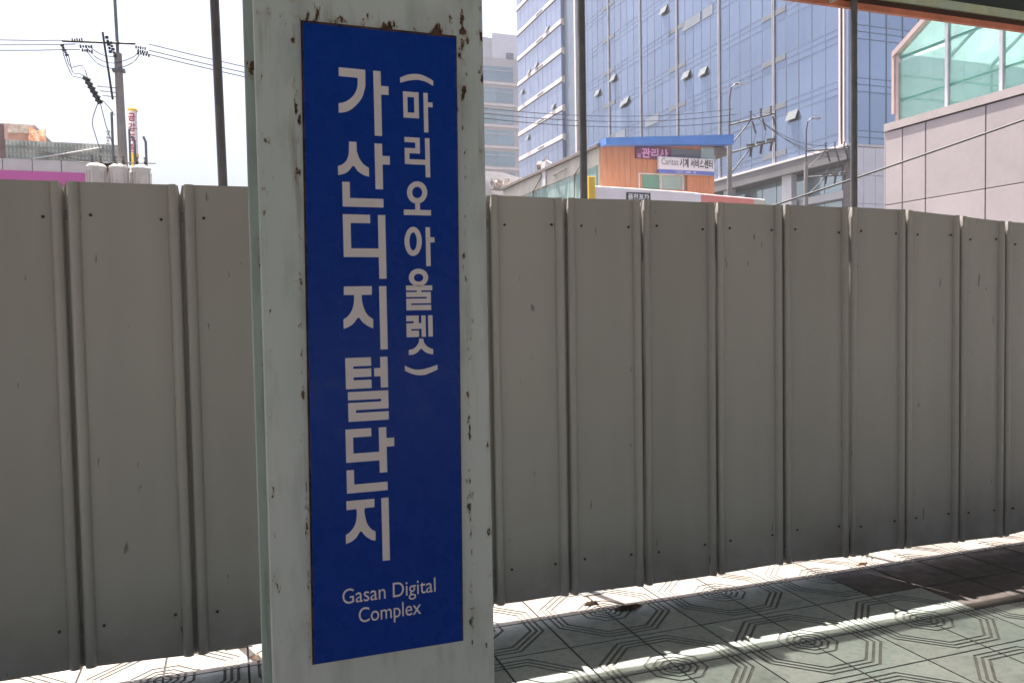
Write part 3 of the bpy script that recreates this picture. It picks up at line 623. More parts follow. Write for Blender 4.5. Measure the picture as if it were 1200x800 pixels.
MB().box(TXF - .06, YN, ZB + .13, TXF + .34, YN + .34, ZT).build('corner_glass', 'glass2', tw)
MB().box(TXF - .25, YR, ZB - 1, TXF + 1, YR + .4, ZT).build('corner_trim', 'bandlit', tw)
for y, s in ((54.12, 1.3), (68.71, 1.3), (83.39, 1.3)):
    for fl in range(NFL):
        z = ZB + .13 + fl * FH
        for y0 in (y - .16 - s, y + .16):
            MB().box(TXF - .045, y0, z + .52, TXF + .02, y0 + s, z + .93).build('louvre', 'louvre', tw)
# darker opaque spandrel pieces seen here and there
for y, z, wd in ((72.3, 20.6, 2.8), (64.6, 27.6, 3.0), (79.6, 21.0, 3.4), (62.6, 29.5, 1.6)):
    zz = ZB + .13 + FH * round((z - ZB) / FH)
    MB().box(TXF - .04, y, zz + .03, TXF + .02, y + wd, zz + .9).build('spandrel_panel', 'spandrel', tw)
# top-hung windows pushed open
def open_window(y, z, wd=1.2, h=.8, out=.34):
    b = MB()
    b.add([(TXF - .05, y, z + h), (TXF - .05, y + wd, z + h), (TXF - out, y + wd, z + .1), (TXF - out, y, z + .1),
           (TXF - .02, y, z + h + .03), (TXF - .02, y + wd, z + h + .03), (TXF - out + .03, y + wd, z + .15), (TXF - out + .03, y, z + .15)],
          [(0, 1, 2, 3), (4, 5, 6, 7), (0, 1, 5, 4), (2, 3, 7, 6), (0, 3, 7, 4), (1, 2, 6, 5)])
    o = b.build('open_window', 'winframe', tw)
    MB().add([(TXF - .02, y, z), (TXF - .02, y + wd, z), (TXF - .02, y + wd, z + h), (TXF - .02, y, z + h), (TXF - .012, y, z), (TXF - .012, y + wd, z), (TXF - .012, y + wd, z + h), (TXF - .012, y, z + h)],
             [(0, 1, 2, 3), (4, 5, 6, 7), (0, 1, 5, 4), (1, 2, 6, 5), (2, 3, 7, 6), (3, 0, 4, 7)]).build('opening', 'letterdark', o)
for y, z in ((51.2, 16.05), (66.4, 23.4), (63.5, 22.9), (70.4, 30.9), (79.3, 23.9), (81.6, 27.3), (85.7, 26.7), (78.6, 24.0)):
    open_window(y, z)
# lower storeys: pilotis, recessed glazing, white beam
for y in (52.2, 60.2, 68.2, 76.2):
    MB().box(TXF + .1, y, -1, TXF + .62, y + 1.15, ZB - 1.0).build('pillar', 'panelw', tw)
for k in range(26):
    y = YN + .4 + k * 1.9
    for z0, z1 in ((6.2, 9.56), (10.14, ZB - 1.02)):
        inst('glass_pane', pm(1.86, z1 - z0, 'glasslow', 'x'), tw, (TXF + 1.5 - .02 * random.random(), y, z0))
MB().box(TXF + 1.56, YN + .4, -1, TXF + 2, 97, ZB - 1.01).build('lower_wall', 'mulld', tw)
MB().box(TXF + .9, YN + .3, 9.58, TXF + 1.49, 97, 10.12).build('white_beam', 'panelw', tw)
# white stone lower part of the end face
for k in range(3):
    for r in range(4):
        x = TXF + .15 + k * 1.05; z = ZB - 1.1 - (r + 1) * 2.0 + 1.0
        MB().box(x + .015, YN - .12, z + .015, x + 1.035, YN + .3, z + 1.985).build('stone_panel', 'signwhite', tw)
MB().box(TXF + .1, YN, -1, TXF + 3.4, YN + .7, ZB - 1.02).build('lower_end_wall', 'joint', tw)
for z0, z1 in ((7.6, 12.2), (5.6, 6.8)):
    MB().box(TXF + 3.3, YN - .16, z0, TXF + 4.2, YN + .1, z1).build('window', 'glassdark', tw)
MB().box(TXF + 3.31, YN - .1, -1, TXF + 12, YN + .6, ZB - 1.01).build('lower_end_wall', 'panelw', tw)

# rear wing with white floor bands
rear = MB()
LY0, LY1 = 96.9, 113.55
for fl in range(0, 11):
    z = 24.2 - 3 * 3.70 + fl * 3.70
    if z > 58: break
    for k in range(10):
        y = LY0 + .1 + k * 1.65
        rear.box(TXF - .02 - .02 * random.random(), y + .02, z + .43, TXF + .03, y + 1.61, z + 3.38)
    MB().box(TXF - .1, LY0 - .01, z - .2, TXF + .2, LY1, z + .38).build('floor_band', 'bandlit', tw)
    MB().box(TXF - .13, LY0 - .02, z - .27, TXF + .2, LY1, z - .202).build('band_shadow_strip', 'joint', tw)  # solid dark strip, the shadow line under the band put into colour
    MB().box(TXF - .115, 103.2, z - .05, TXF - .08, 105.6, z + .22).build('grille', 'louvre', tw)
    # return face and recess between the wings
    MB().box(TXF, LY0 - .06, z + .55, TXF + 1.2, LY0 - .01, z + 3.3).build('return_glass', 'glassdark', tw)
    MB().box(TXF, LY0 - .08, z - .4, TXF + 1.2, LY0 - .02, z + .5).build('return_band', 'greywall', tw)
    MB().box(TXF + 1.2, YR + .7, z + .55, TXF + 1.3, LY0 - .08, z + 3.3).build('recess_glass', 'glassdark', tw)
    MB().box(TXF + 1.1, YR + .7, z - .3, TXF + 1.3, LY0 - 1.2, z + .3).build('recess_band', 'band', tw)
for y, z in ((101, 39.2), (105.2, 35.6), (111, 33.4), (109, 26.3), (99.3, 28.4), (108.1, 35.4)):
    open_window(y, z, 1.2, .8, .34)
tag(rear.build('wing_glass', 'glass2', tw), kind='stuff')
MB().box(TXF + .25, LY0, -1, TXF + 30, LY1 - .02, 13).build('rear_base', 'greywall', tw)

# ================================================================== grey banded building, far left of the tower
gb = thing('banded_office_block', 'distant grey office block with teal window bands between column and glass tower', 'building', (50, 155, -1))
MB().box(40, 150, -1, 56.0, 170, 51.0).build('wall', 'greywall', gb)
MB().box(50.3, 150.3, 51.0, 55.7, 166, 55.9).build('roof_house', 'signwhite', gb)
MB().box(44.5, 150.2, 51.0, 50.25, 166, 54.9).build('roof_house', 'panelw', gb)
MB().box(53.2, 149.9, 50.98, 54.6, 150.29, 52.2).build('roof_vent', 'louvre', gb)
for fl in range(12):
    z = 46.6 - fl * 4.12
    for k in range(4):
        w_ = MB().box(40.3 + k * 3.55, 149.94, z, 40.3 + k * 3.55 + 3.52, 150.02, z + 2.75).build('window', 'glassteal', gb)
        MB().box(40.3 + k * 3.55, 149.86, z + 1.9, 40.3 + k * 3.55 + 3.52, 149.94, z + 2.1).build('window_bar', 'mull', w_)
    MB().box(40, 149.7, z - .75, 55.98, 149.99, z - .35).build('ledge', 'bandlit', gb)

# ================================================================== orange shop with blue roof
sx0, sx1, sy0, sy1 = 15.65, 21.45, 32.0, 45.1
sh = thing('corner_shop_building', 'two storey orange clad shop with blue roof and cream side wall', 'building', (18.5, 36, -1))
MB().box(sx0 + .01, sy0 + .1, -1, sx1, sy1, 8.8).build('wall', 'cream', sh)
ns = 20; wd = (sx1 - sx0) / ns
for k in range(ns):
    x = sx0 + k * wd
    segs = [(6.55, 8.88 + .06 * (x - sx0))]
    if 17.55 < x + wd / 2 < 19.9: segs = [(6.55, 7.1), (7.76, 8.88 + .06 * (x - sx0))]
    for z0, z1 in segs:
        MB().bbox(x + .003, sy0 - .04, z0, x + wd - .003, sy0 + .09, z1, .004).build('cladding_plank', 'brick', sh)
rf = MB().prism([(sx0 - .02, 8.85), (22.14, 9.21), (22.14, 9.64), (sx0 - .02, 9.13)], axis='y', a=31.4, b=33.6).build('roof', 'blueroof', sh)
MB().box(21.45, 31.9, 8.75, 22.1, 33.4, 9.14).build('eave_soffit', 'gutter', sh)
for x0, x1, g in ((17.55, 18.56, 'wingreen'), (18.66, 19.75, 'winglass')):
    wn = MB().box(x0, sy0 + .0, 7.1, x1, sy0 + .05, 7.74).build('window', g, sh)
    MB().box(x0 - .06, sy0 - .06, 7.1, x0, sy0 + .05, 7.79).box(x1, sy0 - .06, 7.1, x1 + .05, sy0 + .05, 7.79).box(x0, sy0 - .06, 7.74, x1, sy0 + .05, 7.79).build('frame', 'band', wn)
MB().box(19.15, sy0 - .07, 8.45, 20.7, sy0 - .041, 8.96).build('upper_window', 'louvre', sh)
MB().box(20.72, sy0 - .07, 8.4, 21.5, sy0 - .041, 9.1).build('upper_window', 'winglass', sh)
# side wall (runs away from the platform)
MB().box(sx0 - .03, sy0 + .12, 8.1, sx0 + .009, sy1, 8.86).build('render_strip', 'cream', sh)
for k in range(13):
    y = sy0 + .35 + k * .97
    MB().bbox(sx0 - .05, y, 5.6, sx0 + .008, y + .95, 8.09 - .012 * k, .008).build('cladding_sheet', 'greensheet', sh)
MB().box(sx0 - .16, sy0 + .0, 8.87, sx0 + .4, sy1, 9.0).build('gutter', 'gutter', sh)
MB().box(sx0 - .1, sy0 + .0, 9.002, sx0 + .6, sy1, 9.05).build('roof_edge', 'clutter', sh)
for y in (38.6, 33.2):
    MB().tube([(sx0 - .1, y, 8.88), (sx0 - .13, y + .1, 8.6), (sx0 - .1, y + 1.4, 8.05), (sx0 - .1, y + 1.45, 6)], .04, 6).build('downpipe', 'gutter', sh)
MB().box(sx0 - .12, 38.2, 8.1, sx0 - .04, 38.75, 9.35).build('vent_duct', 'panelw', sh)
MB().tube([(sx0 - .08, 35.6, 8.52), (sx0 - .2, 36.3, 8.42), (sx0 - .08, 37.2, 8.45)], .03, 6).build('loose_cable', 'gutter', sh)

ss = thing('clock_repair_sign', 'white watch service centre sign with navy foot strip on the orange shop', 'sign', (20.35, 31.9, 7.75))
b = MB().box(18.42, 31.78, 7.97, 21.32, 31.93, 8.52); b.build('panel', 'signwhite', ss)
MB().box(18.42, 31.775, 7.8, 21.32, 31.93, 7.968).build('foot_strip', 'signnavy', ss)
MB().box(18.4, 31.79, 7.78, 21.34, 31.92, 7.799).box(18.4, 31.79, 8.521, 21.34, 31.92, 8.54).build('frame', 'mull', ss)
text_mesh('Caritas', .42, 'lettergrey', ss, (18.56, 31.772, 8.18), width=.86)
text_mesh('시계 서비스센터', .42, 'letterdark', ss, (19.5, 31.772, 8.14), width=1.74, bold=.03)
text_mesh('T.2027 . 4086 . 48', .12, 'letterwhite', ss, (19.25, 31.77, 7.845), width=1.1)
ps = thing('plum_window_sign', 'plum coloured window sign with pink lettering under the blue roof', 'sign', (18.2, 31.9, 8.45))
MB().box(17.32, 31.88, 8.42, 19.13, 31.95, 8.94).build('panel', 'signpurple', ps)
text_mesh('관리사', .47, 'letterpink', ps, (17.62, 31.873, 8.5), width=1.35, bold=.03)
text_mesh('공', .2, 'letterpink', ps, (17.38, 31.873, 8.47), width=.2, bold=.02)

# street-front shop annexe with fascia
an = thing('shop_annexe', 'single storey white annexe with salmon end in front of the orange shop', 'building', (18.4, 31, -1))
MB().box(14.2, 30.05, -1, 22.8, 31.7, 6.25).build('wall', 'cream', an)
MB().prism([(14.15, 6.0), (19.39, 6.0), (19.39, 6.61), (14.15, 6.74)], axis='y', a=29.9, b=30.04).build('white_fascia', 'signwhite', an)
MB().prism([(19.4, 6.0), (22.1, 6.0), (22.1, 6.5), (19.4, 6.58)], axis='y', a=29.9, b=30.04).build('salmon_fascia', 'salmon', an)
MB().prism([(22.11, 6.0), (22.72, 6.0), (22.72, 6.42), (22.11, 6.47)], axis='y', a=29.9, b=30.04).build('end_fascia', 'cream', an)
MB().tube([(14.2, 29.95, 6.77), (16, 29.95, 6.74), (18.9, 29.95, 6.66), (19.4, 29.95, 6.62), (22.7, 29.95, 6.47)], .03, 6).build('ridge_cap', 'panelw', an)
bs = thing('black_label_sign', 'small black sign with white Korean letters on the white annexe', 'sign', (16.34, 29.85, 6.2))
MB().box(15.78, 29.86, 6.19, 16.9, 29.895, 6.58).build('panel', 'letterdark', bs)
text_mesh('품천포차', .27, 'letterwhite', bs, (15.84, 29.853, 6.3), width=1.0, bold=.03)
ys = MB().bbox(13.98, 29.7, -1, 14.27, 29.95, 7.14, .01).build('yellow_post', 'yellow')
tag(ys, 'tall yellow post at the left end of the white annexe', 'post')
# shed clutter beside the side wall
cl = thing('rooftop_shed', 'pale roof shed with rusty gear between the column and the cream side wall', 'shed', (14.6, 46.5, -1))
MB().prism([(12.6, -1), (19.3, -1), (19.3, 9.6), (16.3, 10.3), (14.9, 10.35), (12.6, 9.55)], axis='y', a=47.2, b=52).build('wall', 'panelw', cl)
MB().box(13, 47.12, 8.2, 15.8, 47.19, 8.9).build('opening', 'gutter', cl)
tag(MB().box(14.7, 46.0, -1, 15.2, 46.5, 9.5).build('white_stack', 'panelw'), 'square white chimney stack beside the cream side wall', 'chimney')
b = MB()
for k in range(9):
    b.tube([(15.2 + .12 * k, 45.6, 9.05), (15.2 + .12 * k + random.uniform(-.25, .2), 45.6 + random.uniform(-.3, .3), 9.4 + .3 * random.random())], .07, 6)
b.box(15.1, 45.3, 8.95, 16.3, 45.9, 9.15)
tag(b.build('scrap_heap', 'clutter'), 'heap of brown scrap on the roof edge next to the white chimney', 'scrap')
b = MB()
b.lathe(15.75, 39.4, [(.12, 9.05), (.2, 9.15), (.22, 9.35), (.15, 9.5), (.02, 9.55)], 10)
b.tube([(15.75, 39.4, 9.3), (15.9, 38.8, 9.45), (15.95, 38.3, 9.25)], .06, 6); b.tube([(15.8, 39.1, 9.5), (15.8, 38.6, 9.62)], .05, 6)
tag(b.build('roof_ventilator', 'clutter'), 'small metal ventilator on the gutter of the cream side wall', 'vent')

# ================================================================== station entrance: beige wall and green glass gable
WX = 20.0
en = thing('station_entrance', 'beige panel walled station entrance with green glass gable at right', 'building', (23, 16, -1))
MB().box(WX + .05, 6, -1, WX + 7, 20.26, 7.2).build('wall_core', 'joint', en)
ysj = [20.28, 19.58, 18.70, 16.67, 14.62, 12.6, 10.5, 8.4, 6.3]
zsj = [7.235, 4.92, 2.55, .2]
for a in range(len(ysj) - 1):
    for c in range(3):
        MB().bbox(WX, ysj[a + 1] + .018, zsj[c + 1] + .016, WX + .06, ysj[a] - .018, zsj[c] - .016, .006).build('wall_panel', 'beige', en)
MB().box(WX - .03, 6, 7.262, WX + .75, 20.3, 7.5).build('coping', 'beigetrim', en)
MB().box(WX, 20.27, -1, WX + 7, 20.31, 7.23).build('end_wall', 'beige', en)
GX = WX + .6
ga = [(20.36, 7.5), (20.36, 9.81), (18.48, 10.93), (16.68, 11.98), (14.9, 10.93), (13.0, 9.81), (13.0, 7.5)]
def zg(y): return 9.81 + (20.36 - y) * .59 if y > 16.68 else 9.81 + (y - 13.0) * .59
ymull = [20.36, 18.47, 16.67, 14.88, 13.0]
for a in range(4):
    y1, y0 = ymull[a] - .05, ymull[a + 1] + .05
    lv = [(7.52, 8.25, 7.52, 8.25), (8.33, 9.62 if a in (1, 2) else 9.5, 8.33, 9.5 if a in (0, 3) else 9.62)]
    for z0, z1, _, _ in lv:
        MB().box(GX, y0, z0, GX + .02, y1, z1).build('glass_pane', 'teal', en)
    MB().prism([(y0, 9.7), (y1, 9.7), (y1, zg(y1) - .06), (y0, zg(y0) - .06)], axis='x', a=GX, b=GX + .02).build('glass_pane', 'teal', en)
for y in ymull:
    MB().box(GX - .05, y - .05, 7.5, GX + .09, y + .05, zg(y) - .05).build('mullion', 'pinkframe' if y > 20 else 'mull', en)
for y0, y1 in ((20.36, 16.68), (16.68, 13.0)):
    MB().prism([(y0 + (.12 if y0 > 20 else 0), zg(y0) - .09), (y1, zg(y1) - .09), (y1, zg(y1) + .08), (y0 + (.12 if y0 > 20 else 0), zg(y0) + .08)], axis='x', a=GX - .12, b=GX + .14).build('gable_frame', 'pinkframe', en)
MB().box(GX - .1, 20.42, 7.9, GX + .12, 20.52, 9.85).build('corner_post', 'pinkframe', en)
for z in (8.29, 9.66):
    MB().box(GX + .03, 13.0, z - .04, GX + .09, 20.3, z + .04).build('transom', 'tealbeam', en)
# the glazed hall behind the gable
for k in range(5):
    x0, x1 = GX + .1 + k * 2.0, GX + 2.02 + k * 2.0
    for (ya, za), (yb, zb) in (((20.36, 9.81), (16.68, 11.98)), ((16.68, 11.98), (13, 9.81))):
        MB().add([(x0, ya, za), (x1, ya, za), (x1, yb, zb), (x0, yb, zb), (x0, ya, za + .02), (x1, ya, za + .02), (x1, yb, zb + .02), (x0, yb, zb + .02)],
                 [(0, 1, 2, 3), (4, 5, 6, 7), (0, 1, 5, 4), (1, 2, 6, 5), (2, 3, 7, 6), (3, 0, 4, 7)]).build('roof_glass', 'teal', en)
    MB().box(x0, 20.34, 7.5, x1, 20.36, 9.79).build('side_glass', 'teal', en)
    MB().tube([(x1, 20.3, 7.5), (x1, 20.3, 9.74), (x1, 16.68, 11.9), (x1, 13.06, 9.74), (x1, 13.06, 7.5)], .05, 6).build('roof_rib', 'tealbeam', en)
MB().box(GX + .1, 12.9, 7.2, GX + 10.2, 20.36, 7.49).build('hall_floor', 'beigetrim', en)
MB().box(GX + 10.2, 12.9, 7.5, GX + 10.25, 20.36, 9.8).build('back_glass', 'teal', en)
for z in (8.4, 9.1):
    MB().box(GX + .1, 20.28, z - .03, GX + 10, 20.32, z + .03).build('side_rail', 'tealbeam', en)

tag(MB().tube(sagged((9.3, 20, 2.95), (18.4, 8.1, 6.85), .12, 14), .024, 8).build('thick_cable', 'dark', None, True),
    'thick dark cable sloping up across the beige wall at right', 'cable')

# ================================================================== street poles in front of the tower
def insulator(b, p, d, L=.45, r=.07):
    p, d = Vector(p), Vector(d).normalized()
    for k in range(5):
        a = p + d * (L * k / 5); c = p + d * (L * (k + .6) / 5)
        b.tube([a, c], r * (1 if k % 2 == 0 else .7), 8)
def street_pole(x, y, zlamp, label, zarm1, zarm2, L, rise):
    p = thing('street_pole', label, 'street pole', (x, y, -1), 'street poles in front of the glass tower')
    MB().tube([(x, y, -1), (x + .05, y, zlamp - 2.6)], .15, 12, .12).build('shaft', 'concrete_pole', p, True)
    MB().tube([(x + .05, y, zlamp - 2.6), (x + .07, y, zlamp - .7), (x + .16, y, zlamp - .2), (x + .38, y, zlamp + .05), (x + .75, y, zlamp + .15)], .05, 8).build('lamp_arm', 'armgrey', p, True)
    MB().box(x + .62, y - .1, zlamp + .06, x + 1.1, y + .1, zlamp + .17).build('lamp_head', 'mull', p)
    for zz, top in ((zarm1, True), (zarm2, False)):
        arm = MB().tube([(x, y, zz), (x + L, y - .2, zz + rise)], .055, 6).build('crossarm', 'armgrey', p)
        MB().tube([(x, y, zz - 1.2), (x + L * .5, y - .1, zz + rise * .5)], .035, 6).build('brace', 'armgrey', arm)
        for k in range(3):
            q = (x + L * (.48 + .22 * k), y - .1 - .05 * k, zz + rise * (.48 + .22 * k))
            b = MB()
            if top:
                insulator(b, q, (0, 0, 1)); b.tube([(q[0] + .1, q[1], q[2] - .1), (q[0] + .3, q[1], q[2] - .7)], .05, 6)
            else:
                insulator(b, (q[0] - .25, q[1], q[2] + .08), (1, 0, .15), .5); b.tube([(q[0] + .05, q[1], q[2]), (q[0] - .05, q[1], q[2] - .5)], .07, 6)
            b.build('insulator', 'porcelain', arm)
        if top:
            for k in range(3):
                q = (x + L * (.5 + .22 * k), y - .1, zz + rise * .6)
                MB().tube(sagged((q[0] + .3, q[1], q[2] - .7), (q[0] - .1, q[1], zarm2 + .35), .15, 6), .014, 5).build('jumper_wire', 'wire', arm)
    return p
street_pole(25.05, 36, 13.35, 'tall pale street pole right beside the blue roof corner', 11.25, 9.8, 2.75, .75)
street_pole(33.3, 40, 13.0, 'shorter street pole farther right, below the tower soffit', 11.1, 9.5, 3.0, .25)
for k, (z0, z1) in enumerate(((11.9, 11.5), (11.5, 11.2), (11.2, 10.9))):
    tag(MB().tube(sagged((26.6 + .6 * k, 36, z0), (35 + .6 * k, 40, z1), .5, 12), .016, 5).build('power_line', 'wire'),
        ['uppermost', 'middle', 'lowest'][k] + ' of three thin wires strung between the two street poles', 'wire', 'wires between the street poles')

# ================================================================== low building at left
lb = thing('tiled_low_building', 'low building with grey tiled parapet and magenta sign band at left', 'building', (-9, 40, -1))
MB().box(-30, 36.12, -1, -4.0, 42.9, 7.98).build('wall', 'cream', lb)
b = MB()
for r in range(3):
    z = 8.005 + r * .237
    b.box(-7.95, 36.02, z - .004, -4.0, 36.3, z + .03)
    x = -7.95
    while x < -4.06:
        b.tube([(x + .066, 36.05, z + .028), (x + .066, 36.10, z + .222)], .052, 6); x += .132
    b.box(-7.95, 36.07, z + .03, -4.0, 36.3, z + .231)
tag(b.build('roof_tiles', 'rooftile', lb), kind='stuff')
for k in range(20):
    x = -5.02 - 1.01 * k
    MB().bbox(x + .012, 36.0, 7.53, x + .998, 36.11, 7.985, .008).build('fascia_panel', 'fasciapanel', lb)
MB().bbox(-5.0, 36.0, 7.53, -4.0, 36.11, 7.985, .008).build('fascia_panel', 'fasciapanel', lb)
MB().box(-25, 35.9, 7.0, -4.95, 36.1, 7.51).build('magenta_band', 'pink', lb)
MB().box(-4.9, 36.02, 4, -4.0, 36.11, 7.5).build('white_pier', 'signwhite', lb)
MB().tube([(-7.0, 35.95, 8.0), (-4.6, 35.95, 8.55)], .03, 5).build('stay_rod', 'panelw', lb)
MB().tube(sagged((-7.3, 35.96, 8.5), (-4.4, 35.96, 7.95), .1), .014, 5).build('loose_cable', 'gutter', lb)
MB().box(-30, 36.05, 7.99, -7.96, 36.6, 9.3).build('upper_wall', 'brownwall', lb)
bb = thing('brown_rooftop_block', 'brown brick rooftop block rising behind the grey tiled parapet', 'building', (-9.5, 45, -1))
MB().box(-40, 44, -1, -8.5, 52, 10.55).build('wall', 'brownwall', bb)
MB().box(-40, 43.8, 10.56, -8.4, 52, 10.96).build('roof_slab', 'clutter', bb)
b = MB()
vs = []; nx, nz = 8, 6
for j in range(nz + 1):
    for i in range(nx + 1):
        vs.append((-8.62 + .68 * i / nx, 43.6 - .12 * math.sin(i * 1.3 + j), 10.0 + .72 * j / nz + .05 * math.sin(i * .9 + 1)))
vs += [(x, y + .25, z) for x, y, z in vs]
n1 = (nx + 1) * (nz + 1); fs = []
for j in range(nz):
    for i in range(nx):
        q = (j * (nx + 1) + i, j * (nx + 1) + i + 1, (j + 1) * (nx + 1) + i + 1, (j + 1) * (nx + 1) + i); fs += [q, tuple(n1 + k for k in reversed(q))]
for i in range(nx): fs += [(i, i + 1, n1 + i + 1, n1 + i), (nz * (nx + 1) + i, n1 + nz * (nx + 1) + i, n1 + nz * (nx + 1) + i + 1, nz * (nx + 1) + i + 1)]
for j in range(nz):
    for c in (0, nx): fs += [(j * (nx + 1) + c, (j + 1) * (nx + 1) + c, n1 + (j + 1) * (nx + 1) + c, n1 + j * (nx + 1) + c)]
tag(b.add(vs, fs).build('orange_tarpaulin', 'tarp', None, True), 'crumpled orange tarpaulin on the brown rooftop corner', 'tarpaulin')

# ------------------------------------------------------------------ utility pole with transformers
UX, UY = -2.745, 26.0
up_ = thing('utility_pole', 'concrete utility pole with three transformers and wires above the fence at left', 'utility pole', (UX, UY, -1))
MB().tube([(UX, UY, -1), (UX, UY, 6), (UX - .04, UY, 9.42)], .15, 14, .105).build('shaft', 'concrete_pole', up_, True)
MB().tube([(UX - .04, UY, 9.4), (UX - .08, UY, 11.6)], .045, 8).build('top_rod', 'steel', up_, True)
# stay / riser bar leaning against the pole
MB().box(UX - .2, UY - .14, 8.9, UX + .14, UY + .14, 8.96).build('pole_band', 'steel', up_)
MB().tube([(UX - .40, UY - .15, 9.95), (UX - .2, UY - .15, 8.05)], .03, 6).build('riser_bar', 'dark', up_)
ca = MB().tube([(-4.2, UY - .1, 9.62), (-2.3, UY - .1, 9.72)], .035, 6).build('crossarm', 'dark', up_)
for (x, z, dx, dz) in ((-4.2, 9.5, .13, -.32), (-3.95, 9.66, .3, .05), (-3.75, 9.5, .35, .02), (-3.7, 9.4, .3, -.02), (-2.25, 9.45, .35, -.05), (-2.25, 9.52, .3, -.04), (-2.3, 9.62, .3, -.02), (-3.05, 9.85, .1, -.5), (-2.95, 9.7, .12, -.45)):
    b = MB(); insulator(b, (x, UY - .12, z), (dx, 0, dz), math.hypot(dx, dz), .05); b.build('insulator', 'dark', ca)
co = MB().box(0, 0, 0, .01, .01, .01)
cb = MB()
for k in range(6):
    t = k / 5; x, z = -3.62 + .3 * t, 8.6 - .6 * t
    cb.tube([(x - .08, UY - .1, z + .03), (x + .1, UY - .1, z - .03)], .055, 8)
    cb.tube([(x - .05, UY - .14, z + .03), (x + .02, UY - .14, z - .1)], .035, 6)
cb.tube([(-3.66, UY - .06, 8.66), (-3.28, UY - .06, 7.94)], .03, 6)
ct = cb.build('fuse_cutouts', 'dark', up_)
for k in range(3):
    MB().tube([(-3.35 + .07 * k, UY - .1, 8.42 - .13 * k), (-2.86, UY - .1, 8.4 - .13 * k)], .018, 5).build('cutout_arm', 'steel', ct)
for pts in ([(-4.1, 9.2), (-4.0, 8.9), (-3.7, 8.95), (-3.58, 8.62)], [(-4.05, 9.25), (-3.95, 8.75), (-3.75, 8.72), (-3.55, 8.6)],
            [(-4.2, 9.45), (-4.15, 9.15), (-3.98, 8.68), (-3.8, 8.62), (-3.5, 8.55)],
            [(-3.6, 9.5), (-3.3, 9.2), (-2.9, 9.1), (-2.4, 9.3), (-2.25, 9.45)], [(-3.6, 9.42), (-3.3, 9.05), (-2.85, 8.95), (-2.4, 9.15), (-2.2, 9.4)],
            [(-3.55, 9.55), (-3.2, 9.32), (-2.8, 9.28)], [(-3.33, 7.95), (-3.5, 7.4), (-3.42, 6.95), (-3.3, 6.5)], [(-3.28, 7.95), (-3.15, 7.3), (-3.0, 6.8)], [(-3.2, 8.0), (-3.0, 7.75), (-2.92, 7.6)]):
    P = [Vector((x, UY - .12, z)) for x, z in pts]; Q = []
    for i in range(len(P) - 1):
        p0, p1, p2, p3 = P[max(i - 1, 0)], P[i], P[i + 1], P[min(i + 2, len(P) - 1)]
        for s in range(5):
            t = s / 5; Q.append(.5 * ((2 * p1) + (p2 - p0) * t + (2 * p0 - 5 * p1 + 4 * p2 - p3) * t * t + (3 * p1 - p0 - 3 * p2 + p3) * t ** 3))
    Q.append(P[-1]); MB().tube(Q, .012, 5).build('jumper_wire', 'wire', up_)
for x, r in ((-3.42, .26), (-2.83, .27), (-2.25, .25)):
    b = MB().lathe(x, UY - .28, [(r, 5.1), (r, 6.02), (r * 1.05, 6.03), (r * 1.05, 6.08), (r * .75, 6.15), (.03, 6.17)], 18)
    tr = b.build('transformer', 'can', up_, True)
    for a in range(8):
        th = math.pi + math.pi * a / 7
        MB().box(x + (r + .02) * math.cos(th) - .008, UY - .28 + (r + .02) * math.sin(th) - .02, 5.2, x + (r + .02) * math.cos(th) + .008, UY - .28 + (r + .02) * math.sin(th) + .02, 5.95).build('cooling_fin', 'can', tr)
    for dx in (-.1, .12):
        b = MB(); insulator(b, (x + dx, UY - .3, 6.13), (0, 0, 1), .28, .045); b.build('bushing', 'porcelain', tr)
MB().tube([(-3.85, UY - .3, 6.18), (-1.85, UY - .3, 6.24)], .02, 5).build('bus_bar', 'steel', up_)
MB().tube([(-3.0, UY - .05, 6.1), (-3.0, UY - .05, 7.7)], .035, 6).build('conduit', 'steel', up_)
MB().tube([(-2.55, UY - .05, 6.2), (-2.55, UY - .05, 7.25), (-2.35, UY - .05, 7.3)], .03, 6).build('conduit', 'steel', up_)
for x in (-2.42, -2.12):
    MB().tube([(x, UY - .05, 6.1), (x, UY - .05, 6.9), (x - .06, UY - .05, 7.05)], .035, 6).build('conduit', 'steel', up_)
b = MB(); insulator(b, (-3.12, UY - .1, 6.75), (.05, 0, 1), .45, .05); b.build('arrester', 'can', up_)
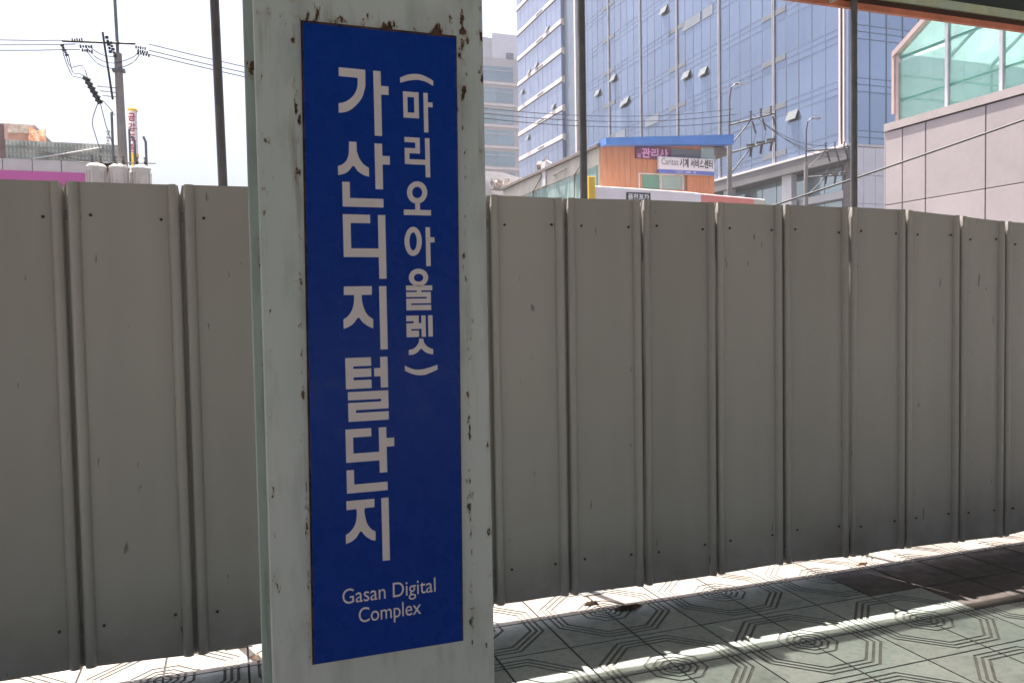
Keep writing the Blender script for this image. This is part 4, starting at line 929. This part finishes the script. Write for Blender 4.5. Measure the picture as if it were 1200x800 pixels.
for k, (z0, z1) in enumerate(((9.55, 9.66), (9.27, 9.56), (9.13, 9.42))):
    tag(MB().tube(sagged((-16, 25, z0 - .1), (-3.95 + .1 * k, UY - .1, z1), .35, 12), .014, 5).build('power_line', 'wire'),
        ['highest', 'middle', 'lowest'][k] + ' of the three wires leading left from the utility pole', 'wire', 'wires left of the utility pole')
for k, (z0, z1) in enumerate(((9.74, 12.1), (9.56, 11.85), (9.44, 11.55))):
    tag(MB().tube(sagged((-1.95, UY - .1, z0), (25.3 + .25 * k, 36, z1), 1.06, 28), .015, 5).build('power_line', 'wire'),
        ['highest', 'middle', 'lowest'][k] + ' of three wires running from the utility pole across the tower to the street pole', 'wire', 'wires from utility pole to street pole')

# ------------------------------------------------------------------ round prayer-tower sign behind the pole
TX_, TY_ = -3.78, 40
st = thing('sign_tower', 'slim white tower sign with crimson letters and gold cap beside the utility pole', 'sign', (TX_, TY_, -1))
MB().lathe(TX_, TY_, [(.19, 9.1), (.19, 11.0)], 16).build('body', 'signwhite', st, True)
MB().lathe(TX_, TY_, [(.23, 11.0), (.23, 11.05), (.2, 11.12), (.1, 11.22), (.04, 11.28), (.01, 11.36)], 16).build('cap', 'gold', st, True)
MB().lathe(TX_, TY_, [(.1, -1), (.1, 8.7), (.2, 8.72), (.17, 8.85), (.22, 9.02), (.2, 9.1)], 12).build('base', 'gold', st, True)
for k, ch in enumerate('금강도량'):
    text_mesh(ch, .4, 'letterred', st, (TX_ - .17, TY_ - .2, 10.56 - .46 * k), width=.3, bold=.03, name='character')

# ================================================================== thin summer haze over the street
hz = MB().box(-70, -40, -2.7, 95, 190, 66)
hm = bpy.data.materials.new('summer_haze'); hm.use_nodes = True
ht = hm.node_tree; ht.nodes.remove(ht.nodes['Principled BSDF'])
pv = ht.nodes.new('ShaderNodeVolumePrincipled'); pv.inputs['Density'].default_value = .0004
pv.inputs['Color'].default_value = (.93, .92, .95, 1); pv.inputs['Anisotropy'].default_value = .3
ht.links.new(pv.outputs[0], ht.nodes['Material Output'].inputs['Volume'])
MT['haze'] = hm
tag(hz.build('haze', 'haze'), kind='stuff')
